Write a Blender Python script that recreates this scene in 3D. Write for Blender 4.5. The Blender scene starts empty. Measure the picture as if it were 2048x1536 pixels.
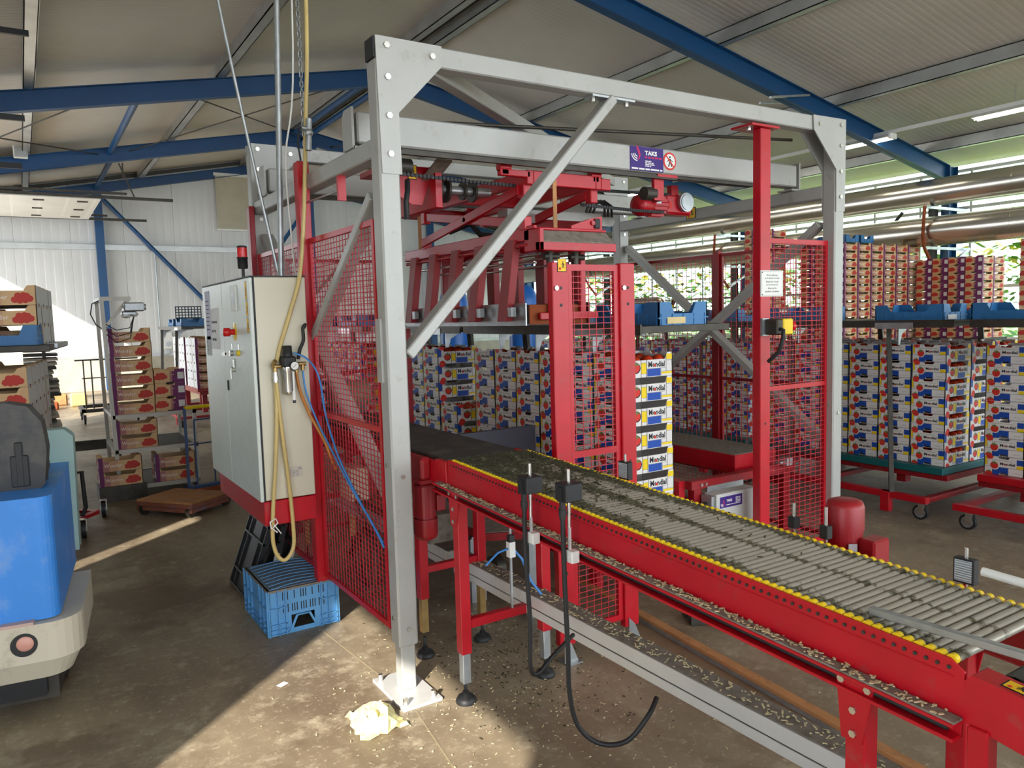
import bpy, math, random
from mathutils import Vector, Matrix
rnd = random.Random(11)
SC = bpy.context.scene
COL = SC.collection
PI = math.pi
ORG = {}

# ---------------------------------------------------------------- mesh builder
def _basis(ax, up=(0, 0, 1)):
    a = Vector(ax).normalized(); u = Vector(up)
    s = a.cross(u)
    if s.length < 1e-4: s = a.cross(Vector((1, 0, 0)))
    s.normalize(); t = s.cross(a).normalized()
    return a, s, t

_txt = {}
def text_geo(s, bold=0.0, res=2):
    k = (s, bold)
    if k not in _txt:
        cu = bpy.data.curves.new('t', 'FONT'); cu.body = s; cu.size = 1.0; cu.resolution_u = res; cu.offset = bold
        ob = bpy.data.objects.new('t', cu); COL.objects.link(ob)
        me = ob.evaluated_get(bpy.context.evaluated_depsgraph_get()).to_mesh()
        vs = [(v.co.x, v.co.y) for v in me.vertices]; fs = [tuple(p.vertices) for p in me.polygons]
        bpy.data.objects.remove(ob); bpy.data.curves.remove(cu)
        x0 = min(v[0] for v in vs); x1 = max(v[0] for v in vs); y0 = min(v[1] for v in vs); y1 = max(v[1] for v in vs)
        _txt[k] = ([((x - x0) / (x1 - x0), (y - y0) / (y1 - y0)) for x, y in vs], fs)
    return _txt[k]

class MB:
    def __init__(s): s.v = []; s.f = []; s.m = []; s.s = []
    def add(s, vs, fs, mi=0, sm=False):
        o = len(s.v); s.v += [tuple(v) for v in vs]
        for f in fs: s.f.append([i + o for i in f]); s.m.append(mi); s.s.append(sm)
        return s
    def box(s, x0, x1, y0, y1, z0, z1, mi=0):
        vs = [(x, y, z) for z in (z0, z1) for y in (y0, y1) for x in (x0, x1)]
        return s.add(vs, [(0, 2, 3, 1), (4, 5, 7, 6), (0, 1, 5, 4), (2, 6, 7, 3), (0, 4, 6, 2), (1, 3, 7, 5)], mi)
    def beam(s, p, q, w, h, mi=0, up=(0, 0, 1)):
        p = Vector(p); q = Vector(q); a, sd, t = _basis(q - p, up); sd = sd * w / 2; t = t * h / 2
        vs = [e + i * sd + j * t for e in (p, q) for i, j in ((-1, -1), (1, -1), (1, 1), (-1, 1))]
        return s.add(vs, [(0, 1, 2, 3), (7, 6, 5, 4), (0, 4, 5, 1), (1, 5, 6, 2), (2, 6, 7, 3), (3, 7, 4, 0)], mi)
    def cyl(s, p, q, r, mi=0, n=12, r2=None, sm=True):
        p = Vector(p); q = Vector(q); r2 = r if r2 is None else r2
        a, sd, t = _basis(q - p)
        vs = []
        for e, rr in ((p, r), (q, r2)):
            for k in range(n):
                c = 2 * PI * k / n; vs.append(e + sd * (rr * math.cos(c)) + t * (rr * math.sin(c)))
        s.add(vs, [(k, (k + 1) % n, n + (k + 1) % n, n + k) for k in range(n)], mi, sm)
        s.add(vs[:n], [tuple(range(n - 1, -1, -1))], mi); s.add(vs[n:], [tuple(range(n))], mi)
        return s
    def tube(s, pts, r, mi=0, n=8):
        pts = [Vector(p) for p in pts]; rings = []
        t0 = (pts[1] - pts[0]).normalized(); a, sd, up = _basis(t0)
        for i, p in enumerate(pts):
            t = ((pts[min(i + 1, len(pts) - 1)] - pts[max(i - 1, 0)])).normalized()
            sd = (sd - t * sd.dot(t)).normalized(); b = t.cross(sd)
            rings.append([p + sd * (r * math.cos(2 * PI * k / n)) + b * (r * math.sin(2 * PI * k / n)) for k in range(n)])
        vs = [v for rg in rings for v in rg]; fs = []
        for i in range(len(pts) - 1):
            for k in range(n): fs.append((i * n + k, i * n + (k + 1) % n, (i + 1) * n + (k + 1) % n, (i + 1) * n + k))
        s.add(vs, fs, mi, True)
        s.add(rings[0], [tuple(range(n - 1, -1, -1))], mi); s.add(rings[-1], [tuple(range(n))], mi)
        return s
    def lathe(s, prof, o, ax=(0, 0, 1), mi=0, n=20):
        a, sd, t = _basis(ax); o = Vector(o); vs = []; fs = []
        for r, h in prof:
            for k in range(n): vs.append(o + a * h + sd * (r * math.cos(2 * PI * k / n)) + t * (r * math.sin(2 * PI * k / n)))
        for i in range(len(prof) - 1):
            for k in range(n): fs.append((i * n + k, i * n + (k + 1) % n, (i + 1) * n + (k + 1) % n, (i + 1) * n + k))
        s.add(vs, fs, mi, True)
        s.add(vs[:n], [tuple(range(n - 1, -1, -1))], mi); s.add(vs[-n:], [tuple(range(n))], mi)
        return s
    def sphere(s, c, r, mi=0, n=10, m=6, sq=1.0):
        prof = [(max(1e-4, r * math.sin(PI * i / m)), -r * sq * math.cos(PI * i / m)) for i in range(m + 1)]
        return s.lathe(prof, c, (0, 0, 1), mi, n)
    def prism(s, poly, o, u, v, w, mi=0, side=None):
        o = Vector(o); u = Vector(u); v = Vector(v); w = Vector(w); n = len(poly)
        a = [o + u * x + v * y for x, y in poly]; b = [p + w for p in a]
        flip = (u.cross(v)).dot(w) > 0
        ar = sum(poly[i][0] * poly[(i + 1) % n][1] - poly[(i + 1) % n][0] * poly[i][1] for i in range(n))
        if ar < 0: flip = not flip
        f1 = tuple(range(n)); f2 = tuple(range(2 * n - 1, n - 1, -1))
        sd = [(i, n + i, n + (i + 1) % n, (i + 1) % n) for i in range(n)]
        if flip: f1 = f1[::-1]; f2 = f2[::-1]; sd = [q[::-1] for q in sd]
        s.add(a + b, [f1, f2], mi); s.add(a + b, sd, mi if side is None else side)
        return s
    def poly(s, pts, mi=0): return s.add(pts, [tuple(range(len(pts)))], mi)
    def rect(s, o, u, v, a, b, c, d, mi=0, lift=0.0):
        """printed rectangle u in [a,b], v in [c,d] on the plane o,u,v"""
        o = Vector(o); u = Vector(u); v = Vector(v); w = u.cross(v).normalized() * lift; o = o + w
        return s.poly([o + u * a + v * c, o + u * b + v * c, o + u * b + v * d, o + u * a + v * d], mi)
    def disc(s, o, u, v, cx, cy, r, mi=0, lift=0.0, n=14, a0=0, a1=2 * PI):
        o = Vector(o); u = Vector(u); v = Vector(v); w = u.cross(v).normalized() * lift
        full = a1 - a0 > 6.2
        pts = [o + w + u * (cx + r * math.cos(a0 + (a1 - a0) * k / n)) + v * (cy + r * math.sin(a0 + (a1 - a0) * k / n)) for k in range(n if full else n + 1)]
        return s.poly(pts, mi)
    def text(s, t, o, u, v, x, y, wd, ht, mi=0, lift=0.0, bold=0.02, res=2):
        vs, fs = text_geo(t, bold, res); o = Vector(o); u = Vector(u); v = Vector(v); w = u.cross(v).normalized() * lift
        return s.add([o + w + u * (x + a * wd) + v * (y + b * ht) for a, b in vs], fs, mi)
    def mesh(s, name, mats, org=(0, 0, 0)):
        me = bpy.data.meshes.new(name)
        me.from_pydata([(a - org[0], b - org[1], c - org[2]) for a, b, c in s.v], [], s.f)
        for m in (mats if isinstance(mats, (list, tuple)) else [mats]): me.materials.append(m)
        me.polygons.foreach_set('material_index', s.m); me.polygons.foreach_set('use_smooth', s.s)
        me.update(); return me
    def build(s, name, mats, parent=None, label=None, kind=None, bevel=0, loc=None):
        org = ORG.get(parent.name if parent else None, (0, 0, 0)) if loc is None else loc
        ob = bpy.data.objects.new(name, s.mesh(name, mats, org)); COL.objects.link(ob)
        ORG[ob.name] = org
        if parent: ob.parent = parent
        elif loc is not None: ob.location = loc
        if label: ob['label'] = label
        if kind: ob['kind'] = kind
        if bevel:
            b = ob.modifiers.new('bevel', 'BEVEL'); b.width = bevel; b.segments = 1; b.limit_method = 'ANGLE'; b.angle_limit = 0.7
        return ob

def tag(o, label, cat, group=None):
    o['label'] = label; o['category'] = cat
    if group: o['group'] = group
    return o
def thing(name, label, cat, loc, group=None, local=False, rz=0):
    o = bpy.data.objects.new(name, None); COL.objects.link(o); o.location = loc; o.rotation_euler = (0, 0, rz)
    o.empty_display_size = 0.1
    ORG[o.name] = (0, 0, 0) if local else tuple(loc)
    return tag(o, label, cat, group)
def kids(o): return [c for c in bpy.data.objects if c.parent == o]
def dup(root, loc, label=None, rz=None):
    tree = {}
    for c in bpy.data.objects:
        if c.parent: tree.setdefault(c.parent.name, []).append(c)
    def rec(o, par):
        c = o.copy(); COL.objects.link(c); c.parent = par
        for k in tree.get(o.name, []): rec(k, c)
        return c
    r = rec(root, None); r.location = loc
    if rz is not None: r.rotation_euler = (0, 0, rz)
    if label: r['label'] = label
    return r
def struct(name, mb, mats, bevel=0): return mb.build(name, mats, kind='structure', bevel=bevel)

# ---------------------------------------------------------------- materials
def srgb(r, g, b):
    f = lambda c: c / 12.92 if c <= 0.04045 else ((c + 0.055) / 1.055) ** 2.4
    return (f(r / 255), f(g / 255), f(b / 255), 1)
def nodes(name):
    m = bpy.data.materials.new(name); m.use_nodes = True; nt = m.node_tree
    return m, nt, nt.nodes['Principled BSDF']
def N(nt, t, **kw):
    n = nt.nodes.new(t)
    for k, v in kw.items():
        if k in n.inputs: n.inputs[k].default_value = v
        else: setattr(n, k, v)
    return n
def mixcol(nt, fac, a, b, mode='MIX'):
    n = nt.nodes.new('ShaderNodeMix'); n.data_type = 'RGBA'; n.blend_type = mode
    for i, x in ((0, fac), (6, a), (7, b)):
        if hasattr(x, 'default_value') or hasattr(x, 'links'): nt.links.new(x, n.inputs[i])
        else: n.inputs[i].default_value = x
    return n.outputs[2]
def ramp(nt, src, p0, p1, c0=(0, 0, 0, 1), c1=(1, 1, 1, 1)):
    n = nt.nodes.new('ShaderNodeValToRGB'); n.color_ramp.elements[0].position = p0; n.color_ramp.elements[1].position = p1
    n.color_ramp.elements[0].color = c0; n.color_ramp.elements[1].color = c1
    nt.links.new(src, n.inputs[0]); return n.outputs[0]
def mat(name, col, rough=0.5, metal=0.0, var=0.12, scale=7.0, dirt=None, damt=0.35, dscale=4.0, bump=0.0, coat=0.0):
    m, nt, b = nodes(name)
    tc = N(nt, 'ShaderNodeTexCoord'); nz = N(nt, 'ShaderNodeTexNoise', Scale=scale, Detail=6.0)
    nt.links.new(tc.outputs['Object'], nz.inputs['Vector'])
    lo = tuple(c * (1 - var) for c in col[:3]) + (1,); hi = tuple(min(1, c * (1 + var * 0.6)) for c in col[:3]) + (1,)
    c = mixcol(nt, ramp(nt, nz.outputs[0], 0.3, 0.7), lo, hi)
    if dirt:
        n2 = N(nt, 'ShaderNodeTexNoise', Scale=dscale, Detail=9.0, Roughness=0.7)
        nt.links.new(tc.outputs['Object'], n2.inputs['Vector'])
        c = mixcol(nt, ramp(nt, n2.outputs[0], 0.62 - damt * 0.35, 0.86 - damt * 0.3), c, dirt)
    nt.links.new(c, b.inputs['Base Color'])
    b.inputs['Roughness'].default_value = rough; b.inputs['Metallic'].default_value = metal
    if coat: b.inputs['Coat Weight'].default_value = coat
    if bump:
        bp = N(nt, 'ShaderNodeBump', Strength=bump, Distance=0.01); nt.links.new(nz.outputs[0], bp.inputs['Height']); nt.links.new(bp.outputs[0], b.inputs['Normal'])
    return m
def flat(name, col, rough=0.6):
    return mat(name, col, rough, 0, 0.06, 15)
def emit(name, col, s):
    m, nt, b = nodes(name); b.inputs['Emission Color'].default_value = col; b.inputs['Emission Strength'].default_value = s
    b.inputs['Base Color'].default_value = col; return m
def ribbed(name, col, axis, period, rough=0.55, strength=0.5, var=0.06, seam=None):
    m, nt, b = nodes(name)
    tc = N(nt, 'ShaderNodeTexCoord'); sp = N(nt, 'ShaderNodeSeparateXYZ'); nt.links.new(tc.outputs['Object'], sp.inputs[0])
    mu = N(nt, 'ShaderNodeMath', operation='MULTIPLY'); mu.inputs[1].default_value = 1 / period; nt.links.new(sp.outputs[axis], mu.inputs[0])
    fr = N(nt, 'ShaderNodeMath', operation='FRACT'); nt.links.new(mu.outputs[0], fr.inputs[0])
    h = ramp(nt, fr.outputs[0], 0.0, 0.1); h2 = nt.nodes[-1]
    e = h2.color_ramp.elements.new(0.5); e.color = (1, 1, 1, 1); e2 = h2.color_ramp.elements.new(0.6); e2.color = (0.25, 0.25, 0.25, 1); h2.color_ramp.elements[-1].position = 1.0; h2.color_ramp.elements[-1].color = (0, 0, 0, 1)
    nz = N(nt, 'ShaderNodeTexNoise', Scale=0.8, Detail=5.0); nt.links.new(tc.outputs['Object'], nz.inputs['Vector'])
    lo = tuple(c * (1 - var * 2) for c in col[:3]) + (1,)
    c = mixcol(nt, ramp(nt, nz.outputs[0], 0.3, 0.7), lo, col)
    if seam:
        m2 = N(nt, 'ShaderNodeMath', operation='MULTIPLY'); m2.inputs[1].default_value = 1 / seam; nt.links.new(sp.outputs[axis], m2.inputs[0])
        f2 = N(nt, 'ShaderNodeMath', operation='FRACT'); nt.links.new(m2.outputs[0], f2.inputs[0])
        ls = N(nt, 'ShaderNodeMath', operation='LESS_THAN'); ls.inputs[1].default_value = 0.012 / seam; nt.links.new(f2.outputs[0], ls.inputs[0])
        c = mixcol(nt, ls.outputs[0], c, tuple(x * 0.45 for x in col[:3]) + (1,))
    nt.links.new(c, b.inputs['Base Color']); b.inputs['Roughness'].default_value = rough
    bp = N(nt, 'ShaderNodeBump', Strength=strength, Distance=0.012); nt.links.new(h, bp.inputs['Height']); nt.links.new(bp.outputs[0], b.inputs['Normal'])
    return m

DUST = srgb(150, 138, 118)
M = {}
M['grey'] = mat('grey_paint', srgb(172, 172, 168), 0.42, 0.15, 0.06, 5, dirt=srgb(138, 128, 112), damt=0.12, dscale=9)
M['red'] = mat('red_paint', srgb(188, 8, 30), 0.36, 0, 0.12, 6, dirt=srgb(150, 70, 66), damt=0.14, dscale=14)
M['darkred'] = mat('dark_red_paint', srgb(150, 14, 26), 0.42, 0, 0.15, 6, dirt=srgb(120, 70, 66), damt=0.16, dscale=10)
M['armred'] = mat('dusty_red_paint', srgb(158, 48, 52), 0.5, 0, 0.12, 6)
M['wirered'] = mat('red_wire_paint', srgb(186, 40, 52), 0.5, 0, 0.12, 6)
M['blue'] = mat('blue_steel_paint', srgb(14, 72, 122), 0.4, 0, 0.1, 2)
M['beige'] = mat('beige_enamel', srgb(214, 209, 188), 0.4, 0, 0.03, 2)
M['greygreen'] = mat('light_grey_enamel', srgb(212, 219, 212), 0.36, 0.0, 0.05, 30)
M['galv'] = mat('galvanised_steel', srgb(176, 180, 182), 0.38, 0.75, 0.2, 14)
M['steel'] = mat('bright_steel', srgb(205, 203, 196), 0.25, 0.9, 0.08, 20)
M['dksteel'] = mat('dark_steel', srgb(70, 66, 60), 0.5, 0.5, 0.3, 12)
M['alu'] = mat('aluminium', srgb(218, 219, 218), 0.42, 0.35, 0.05, 8, dirt=srgb(160, 152, 140), damt=0.05)
M['dust'] = mat('dust_layer', srgb(140, 132, 122), 0.95, 0, 0.22, 60, dirt=srgb(92, 84, 72), damt=0.5, dscale=30)
M['black'] = mat('black_rubber', srgb(30, 30, 32), 0.55, 0, 0.2, 10)
M['belt'] = mat('black_belt', srgb(58, 58, 56), 0.6, 0, 0.25, 3, dirt=srgb(108, 104, 96), damt=0.35, dscale=6)
M['white'] = mat('white_paint', srgb(236, 236, 232), 0.5, 0, 0.04, 4)
M['yellow'] = mat('yellow_plastic', srgb(238, 204, 20), 0.45, 0, 0.08, 10)
M['yellowlab'] = mat('yellow_label', srgb(246, 196, 10), 0.5, 0, 0.05, 10)
M['ink'] = flat('black_ink', srgb(22, 20, 22))
M['rust'] = mat('rusty_steel', srgb(150, 74, 34), 0.8, 0.1, 0.3, 9, dirt=srgb(96, 50, 30), damt=0.3)
M['wood'] = mat('worn_board', srgb(186, 132, 84), 0.7, 0, 0.18, 5, dirt=srgb(120, 84, 58), damt=0.3)
M['teal'] = mat('teal_plastic', srgb(10, 100, 104), 0.5, 0, 0.1, 5)
M['crateblue'] = mat('blue_crate_plastic', srgb(44, 112, 168), 0.45, 0, 0.1, 5, dirt=srgb(88, 108, 124), damt=0.1)
M['crateblack'] = mat('black_crate_plastic', srgb(26, 27, 30), 0.4, 0, 0.2, 8)
M['hose'] = mat('beige_hose', srgb(206, 182, 118), 0.35, 0, 0.12, 6)
M['bluehose'] = mat('blue_tube', srgb(66, 138, 214), 0.35, 0, 0.08, 6)
M['orange'] = mat('orange_hose', srgb(196, 124, 44), 0.4, 0, 0.1, 6)
M['brass'] = mat('brass', srgb(176, 148, 96), 0.35, 0.8, 0.15, 20)
M['redlens'] = mat('red_plastic', srgb(200, 16, 22), 0.2, 0, 0.05, 8)
M['debris'] = mat('dry_plant_bits', srgb(206, 192, 152), 0.8, 0, 0.25, 40)
M['moss'] = mat('dark_plant_residue', srgb(62, 60, 40), 0.9, 0, 0.4, 60)
M['green'] = mat('leaf_green', srgb(96, 156, 52), 0.6, 0, 0.3, 8)
M['leafyellow'] = mat('leaf_yellow', srgb(226, 206, 74), 0.6, 0, 0.2, 8)
M['pipe'] = mat('pipe_cladding', srgb(214, 208, 196), 0.24, 0.92, 0.07, 2)
M['concrete'] = mat('bare_concrete', srgb(176, 168, 152), 0.85, 0, 0.15, 4, bump=0.2)
M['purlin'] = mat('zinc_purlin', srgb(188, 190, 188), 0.36, 0.6, 0.14, 3)
M['tractorblue'] = mat('blue_bodywork', srgb(58, 136, 222), 0.42, 0, 0.08, 3, dirt=srgb(138, 166, 206), damt=0.34, dscale=3)
M['cream'] = mat('cream_bumper', srgb(200, 192, 172), 0.45, 0, 0.06, 3, dirt=srgb(132, 120, 100), damt=0.2, dscale=5)
M['palegreen'] = mat('pale_green_panel', srgb(150, 178, 172), 0.5, 0, 0.06, 3)
M['seat'] = mat('worn_black_vinyl', srgb(40, 40, 42), 0.4, 0, 0.25, 3, dirt=srgb(92, 88, 80), damt=0.3, dscale=3)
M['tomato'] = mat('tomato_skin', srgb(204, 62, 30), 0.25, 0, 0.2, 14)
# printed cardboard
M['card'] = flat('white_cardboard', srgb(232, 230, 228)); M['pblue'] = flat('print_blue', srgb(14, 74, 172)); M['pyel'] = flat('print_yellow', srgb(248, 214, 16))
M['pred'] = flat('print_red', srgb(218, 46, 34)); M['pgreen'] = flat('print_green', srgb(98, 128, 60)); M['pin'] = flat('card_inside', srgb(196, 186, 172))
M['wbei'] = flat('print_beige', srgb(220, 180, 132)); M['wpur'] = flat('print_purple', srgb(112, 34, 96)); M['wmid'] = flat('print_mauve', srgb(176, 118, 116))
M['wlight'] = flat('print_sand', srgb(206, 158, 124)); M['wtxt'] = flat('print_cream', srgb(240, 224, 208)); M['wtom'] = flat('print_tomato', srgb(196, 52, 40))
M['purple'] = flat('sign_purple', srgb(56, 26, 120)); M['pink'] = flat('sign_magenta', srgb(206, 30, 90))
M['lamp'] = emit('lamp_tube', (1.0, 0.93, 0.78, 1), 14.0)

def floor_mat():
    m, nt, b = nodes('worn_concrete_floor')
    tc = N(nt, 'ShaderNodeTexCoord'); P = tc.outputs['Object']
    def nz(s, d, r=0.6, vec=P):
        n = N(nt, 'ShaderNodeTexNoise', Scale=s, Detail=d, Roughness=r); nt.links.new(vec, n.inputs['Vector']); return n.outputs[0]
    mp = N(nt, 'ShaderNodeMapping'); mp.inputs['Scale'].default_value = (1.0, 0.45, 1); nt.links.new(P, mp.inputs['Vector'])
    a = nz(1.1, 8, 0.62, mp.outputs[0]); c = nz(6, 10, 0.72); d = nz(34, 8, 0.75)
    col = mixcol(nt, ramp(nt, a, 0.36, 0.64), srgb(112, 98, 80), srgb(160, 146, 122))
    col = mixcol(nt, ramp(nt, c, 0.52, 0.7), col, srgb(178, 166, 142))
    col = mixcol(nt, ramp(nt, d, 0.56, 0.72), col, srgb(200, 188, 164))
    dk = nz(0.55, 7, 0.7)
    dkm = N(nt, 'ShaderNodeMath', operation='MULTIPLY'); dkm.inputs[1].default_value = 0.75; nt.links.new(ramp(nt, dk, 0.5, 0.56), dkm.inputs[0])
    col = mixcol(nt, dkm.outputs[0], col, srgb(104, 88, 70))
    nt.links.new(col, b.inputs['Base Color'])
    nt.links.new(ramp(nt, c, 0.3, 0.75, (0.34,) * 3 + (1,), (0.62,) * 3 + (1,)), b.inputs['Roughness'])
    b.inputs['Specular IOR Level'].default_value = 0.4
    bp = N(nt, 'ShaderNodeBump', Strength=0.25, Distance=0.006); nt.links.new(c, bp.inputs['Height']); nt.links.new(bp.outputs[0], b.inputs['Normal'])
    return m
M['floor'] = floor_mat()
M['ceil'] = ribbed('ceiling_panel', srgb(226, 221, 214), 1, 0.1, 0.6, 0.35)
M['wallpan'] = ribbed('wall_panel', srgb(226, 226, 224), 0, 0.21, 0.5, 0.5, seam=1.26)
M['doorpan'] = ribbed('door_panel', srgb(236, 234, 228), 0, 0.5, 0.5, 0.4)

def roller_mat():
    m, nt, b = nodes('roller_steel_with_residue')
    g = N(nt, 'ShaderNodeNewGeometry'); sp = N(nt, 'ShaderNodeSeparateXYZ'); nt.links.new(g.outputs['Position'], sp.inputs[0])
    def band(c, w):
        s = N(nt, 'ShaderNodeMath', operation='SUBTRACT'); nt.links.new(sp.outputs[0], s.inputs[0]); s.inputs[1].default_value = c
        a = N(nt, 'ShaderNodeMath', operation='ABSOLUTE'); nt.links.new(s.outputs[0], a.inputs[0])
        r = N(nt, 'ShaderNodeMapRange'); nt.links.new(a.outputs[0], r.inputs[0])
        for i, x in ((1, 0.0), (2, w), (3, 1.0), (4, 0.0)): r.inputs[i].default_value = x
        return r.outputs[0]
    def add(x, y, op='ADD'):
        n = N(nt, 'ShaderNodeMath', operation=op)
        for i, q in enumerate((x, y)):
            if isinstance(q, float): n.inputs[i].default_value = q
            else: nt.links.new(q, n.inputs[i])
        return n.outputs[0]
    far = N(nt, 'ShaderNodeMapRange'); nt.links.new(sp.outputs[1], far.inputs[0])
    for i, x in ((1, 1.5), (2, 2.75), (3, 0.0), (4, 0.75)): far.inputs[i].default_value = x
    fall = N(nt, 'ShaderNodeMapRange'); nt.links.new(sp.outputs[1], fall.inputs[0])
    for i, x in ((1, 0.7), (2, 1.8), (3, 0.55), (4, 1.0)): fall.inputs[i].default_value = x
    bands = add(add(band(1.575, 0.085), band(1.765, 0.035)), band(1.925, 0.06))
    s = add(add(bands, fall.outputs[0], 'MULTIPLY'), far.outputs[0])
    nz = N(nt, 'ShaderNodeTexNoise', Scale=26.0, Detail=8.0, Roughness=0.7); nt.links.new(g.outputs['Position'], nz.inputs['Vector'])
    t = add(s, add(add(nz.outputs[0], 0.5, 'SUBTRACT'), 2.4, 'MULTIPLY'))
    fac = ramp(nt, t, 0.42, 0.72)
    n3 = N(nt, 'ShaderNodeTexNoise', Scale=120.0, Detail=4.0); nt.links.new(g.outputs['Position'], n3.inputs['Vector'])
    dc = mixcol(nt, ramp(nt, n3.outputs[0], 0.4, 0.65), srgb(58, 54, 38), srgb(112, 106, 82))
    col = mixcol(nt, fac, srgb(168, 162, 150), dc); nt.links.new(col, b.inputs['Base Color'])
    inv = add(1.0, fac, 'SUBTRACT'); nt.links.new(add(inv, 0.35, 'MULTIPLY'), b.inputs['Metallic']); nt.links.new(add(add(fac, 0.5, 'MULTIPLY'), 0.38), b.inputs['Roughness'])
    return m
M['roller'] = roller_mat()
def glass_mat():
    m, nt, b = nodes('window_glass'); out = nt.nodes['Material Output']
    tr = N(nt, 'ShaderNodeBsdfTransparent'); tr.inputs[0].default_value = (0.93, 0.97, 0.95, 1); gl = N(nt, 'ShaderNodeBsdfGlossy', Roughness=0.03)
    mx = nt.nodes.new('ShaderNodeMixShader'); mx.inputs[0].default_value = 0.07
    nt.links.new(tr.outputs[0], mx.inputs[1]); nt.links.new(gl.outputs[0], mx.inputs[2]); nt.links.new(mx.outputs[0], out.inputs[0]); return m
M['glass'] = glass_mat()
# ---------------------------------------------------------------- the hall
RX, RZ, SL = 5.9, 6.2, 0.195
def roofz(x): return RZ - SL * abs(x - RX)          # top edge of the rafters
XL, XR, YG, YB = -2.2, 15.75, 23.3, -9.0
m = MB(); m.box(-6, 16.2, YB - 3, YG + 0.4, -0.2, 0.0); struct('floor', m, M['floor'])
m = MB()
for x0, y0, x1, y1, w in ((1.33, 2.95, 0.92, 0.0, 0.006), (0.92, 9.0, 1.36, 3.0, 0.006), (0.95, 14.0, 0.92, 9.0, 0.008)):
    m.beam((x0, y0, 0.0008), (x1, y1, 0.0008), w, 0.0016)
struct('trim_1', m, flat('joint_filler', srgb(150, 138, 112)))
m = MB(); m.box(16.2, 60, -20, 60, -0.25, -0.05); struct('ground_outside', m, mat('grass_ground', srgb(120, 140, 84), 0.9, 0, 0.3, 1.5))
# roof: two sandwich-panel slopes resting on the purlins
for nm, xa, xb in (('ceiling_left', XL - 0.3, RX), ('ceiling_right', RX, XR + 0.3)):
    m = MB(); za, zb = roofz(xa) + 0.2, roofz(xb) + 0.2
    m.prism([(xa, za), (xb, zb), (xb, zb + 0.1), (xa, za + 0.1)], (0, YB, 0), (1, 0, 0), (0, 0, 1), (0, YG + 0.5 - YB, 0))
    struct(nm, m, M['ceil'])
# gable wall with plinth, girt
m = MB(); m.prism([(XL, 0), (XR, 0), (XR, roofz(XR) + 0.2), (RX, roofz(RX) + 0.2), (XL, roofz(XL) + 0.2)], (0, YG, 0), (1, 0, 0), (0, 0, 1), (0, 0.12, 0))
struct('wall_back', m, M['wallpan'])
m = MB(); m.box(XL, XR, YG - 0.12, YG, 0, 0.84); struct('baseboard_back', m, M['concrete'])
m = MB(); m.box(XL, XR, YG - 0.1, YG, 3.72, 3.86); m.box(XL, XR, YG - 0.08, YG, 0.84, 0.92); struct('trim_2', m, M['purlin'])
m = MB()
for a, b in ((XL, RX), (RX, XR)): m.beam((a, YG - 0.06, roofz(a) + 0.12), (b, YG - 0.06, roofz(b) + 0.12), 0.06, 0.09)
struct('trim_3', m, flat('dark_flashing', srgb(80, 76, 72)))
# left wall (out of frame), openings placed and sized to shape the sun patches
m = MB(); zt = roofz(XL) + 0.2; ops = [(-1.1, 0.87, 2.55), (3.86, 4.16, 2.3), (13.6, 18.0, 4.0), (18.6, 22.2, 4.3)]; y = YB
for a, b, h in ops:
    m.box(XL - 0.12, XL, y, a, 0, zt); m.box(XL - 0.12, XL, a, b, h, zt); y = b
m.box(XL - 0.12, XL, y, YG, 0, zt); struct('wall_left', m, M['white'])
# glass facade on the right: posts, rails and panes
m = MB()
for k in range(33):
    yy = YB + k * 1.0; m.box(15.72, 15.78, yy - 0.02, yy + 0.02, 0.0, 4.3)
for z in (0.03, 1.0, 2.0, 3.0, 3.55, 4.27): m.box(15.73, 15.77, YB, YG, z - 0.03, z + 0.03)
struct('window_frame', m, M['white'])
for i in range(4):
    m = MB(); m.box(15.748, 15.752, YB + i * 8, min(YB + (i + 1) * 8, YG), 0.0, 4.3); struct('window_%d' % (i + 1), m, M['glass'])
# purlins
k = 4
for x in (-1.2, 0.34, 3.0, 5.72, 6.12, 9.04, 11.85, 14.6):
    z = roofz(x); m = MB(); w = 0.07
    m.box(x - w, x + w, YB, YG, z, z + 0.012); m.box(x - w, x - w + 0.012, YB, YG, z, z + 0.2); m.box(x - w, x + w + 0.03, YB, YG, z + 0.188, z + 0.2)
    m.box(x + w - 0.01, x + w, YB, YG, z, z + 0.05)
    struct('trim_%d' % k, m, M['purlin']); k += 1
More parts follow.
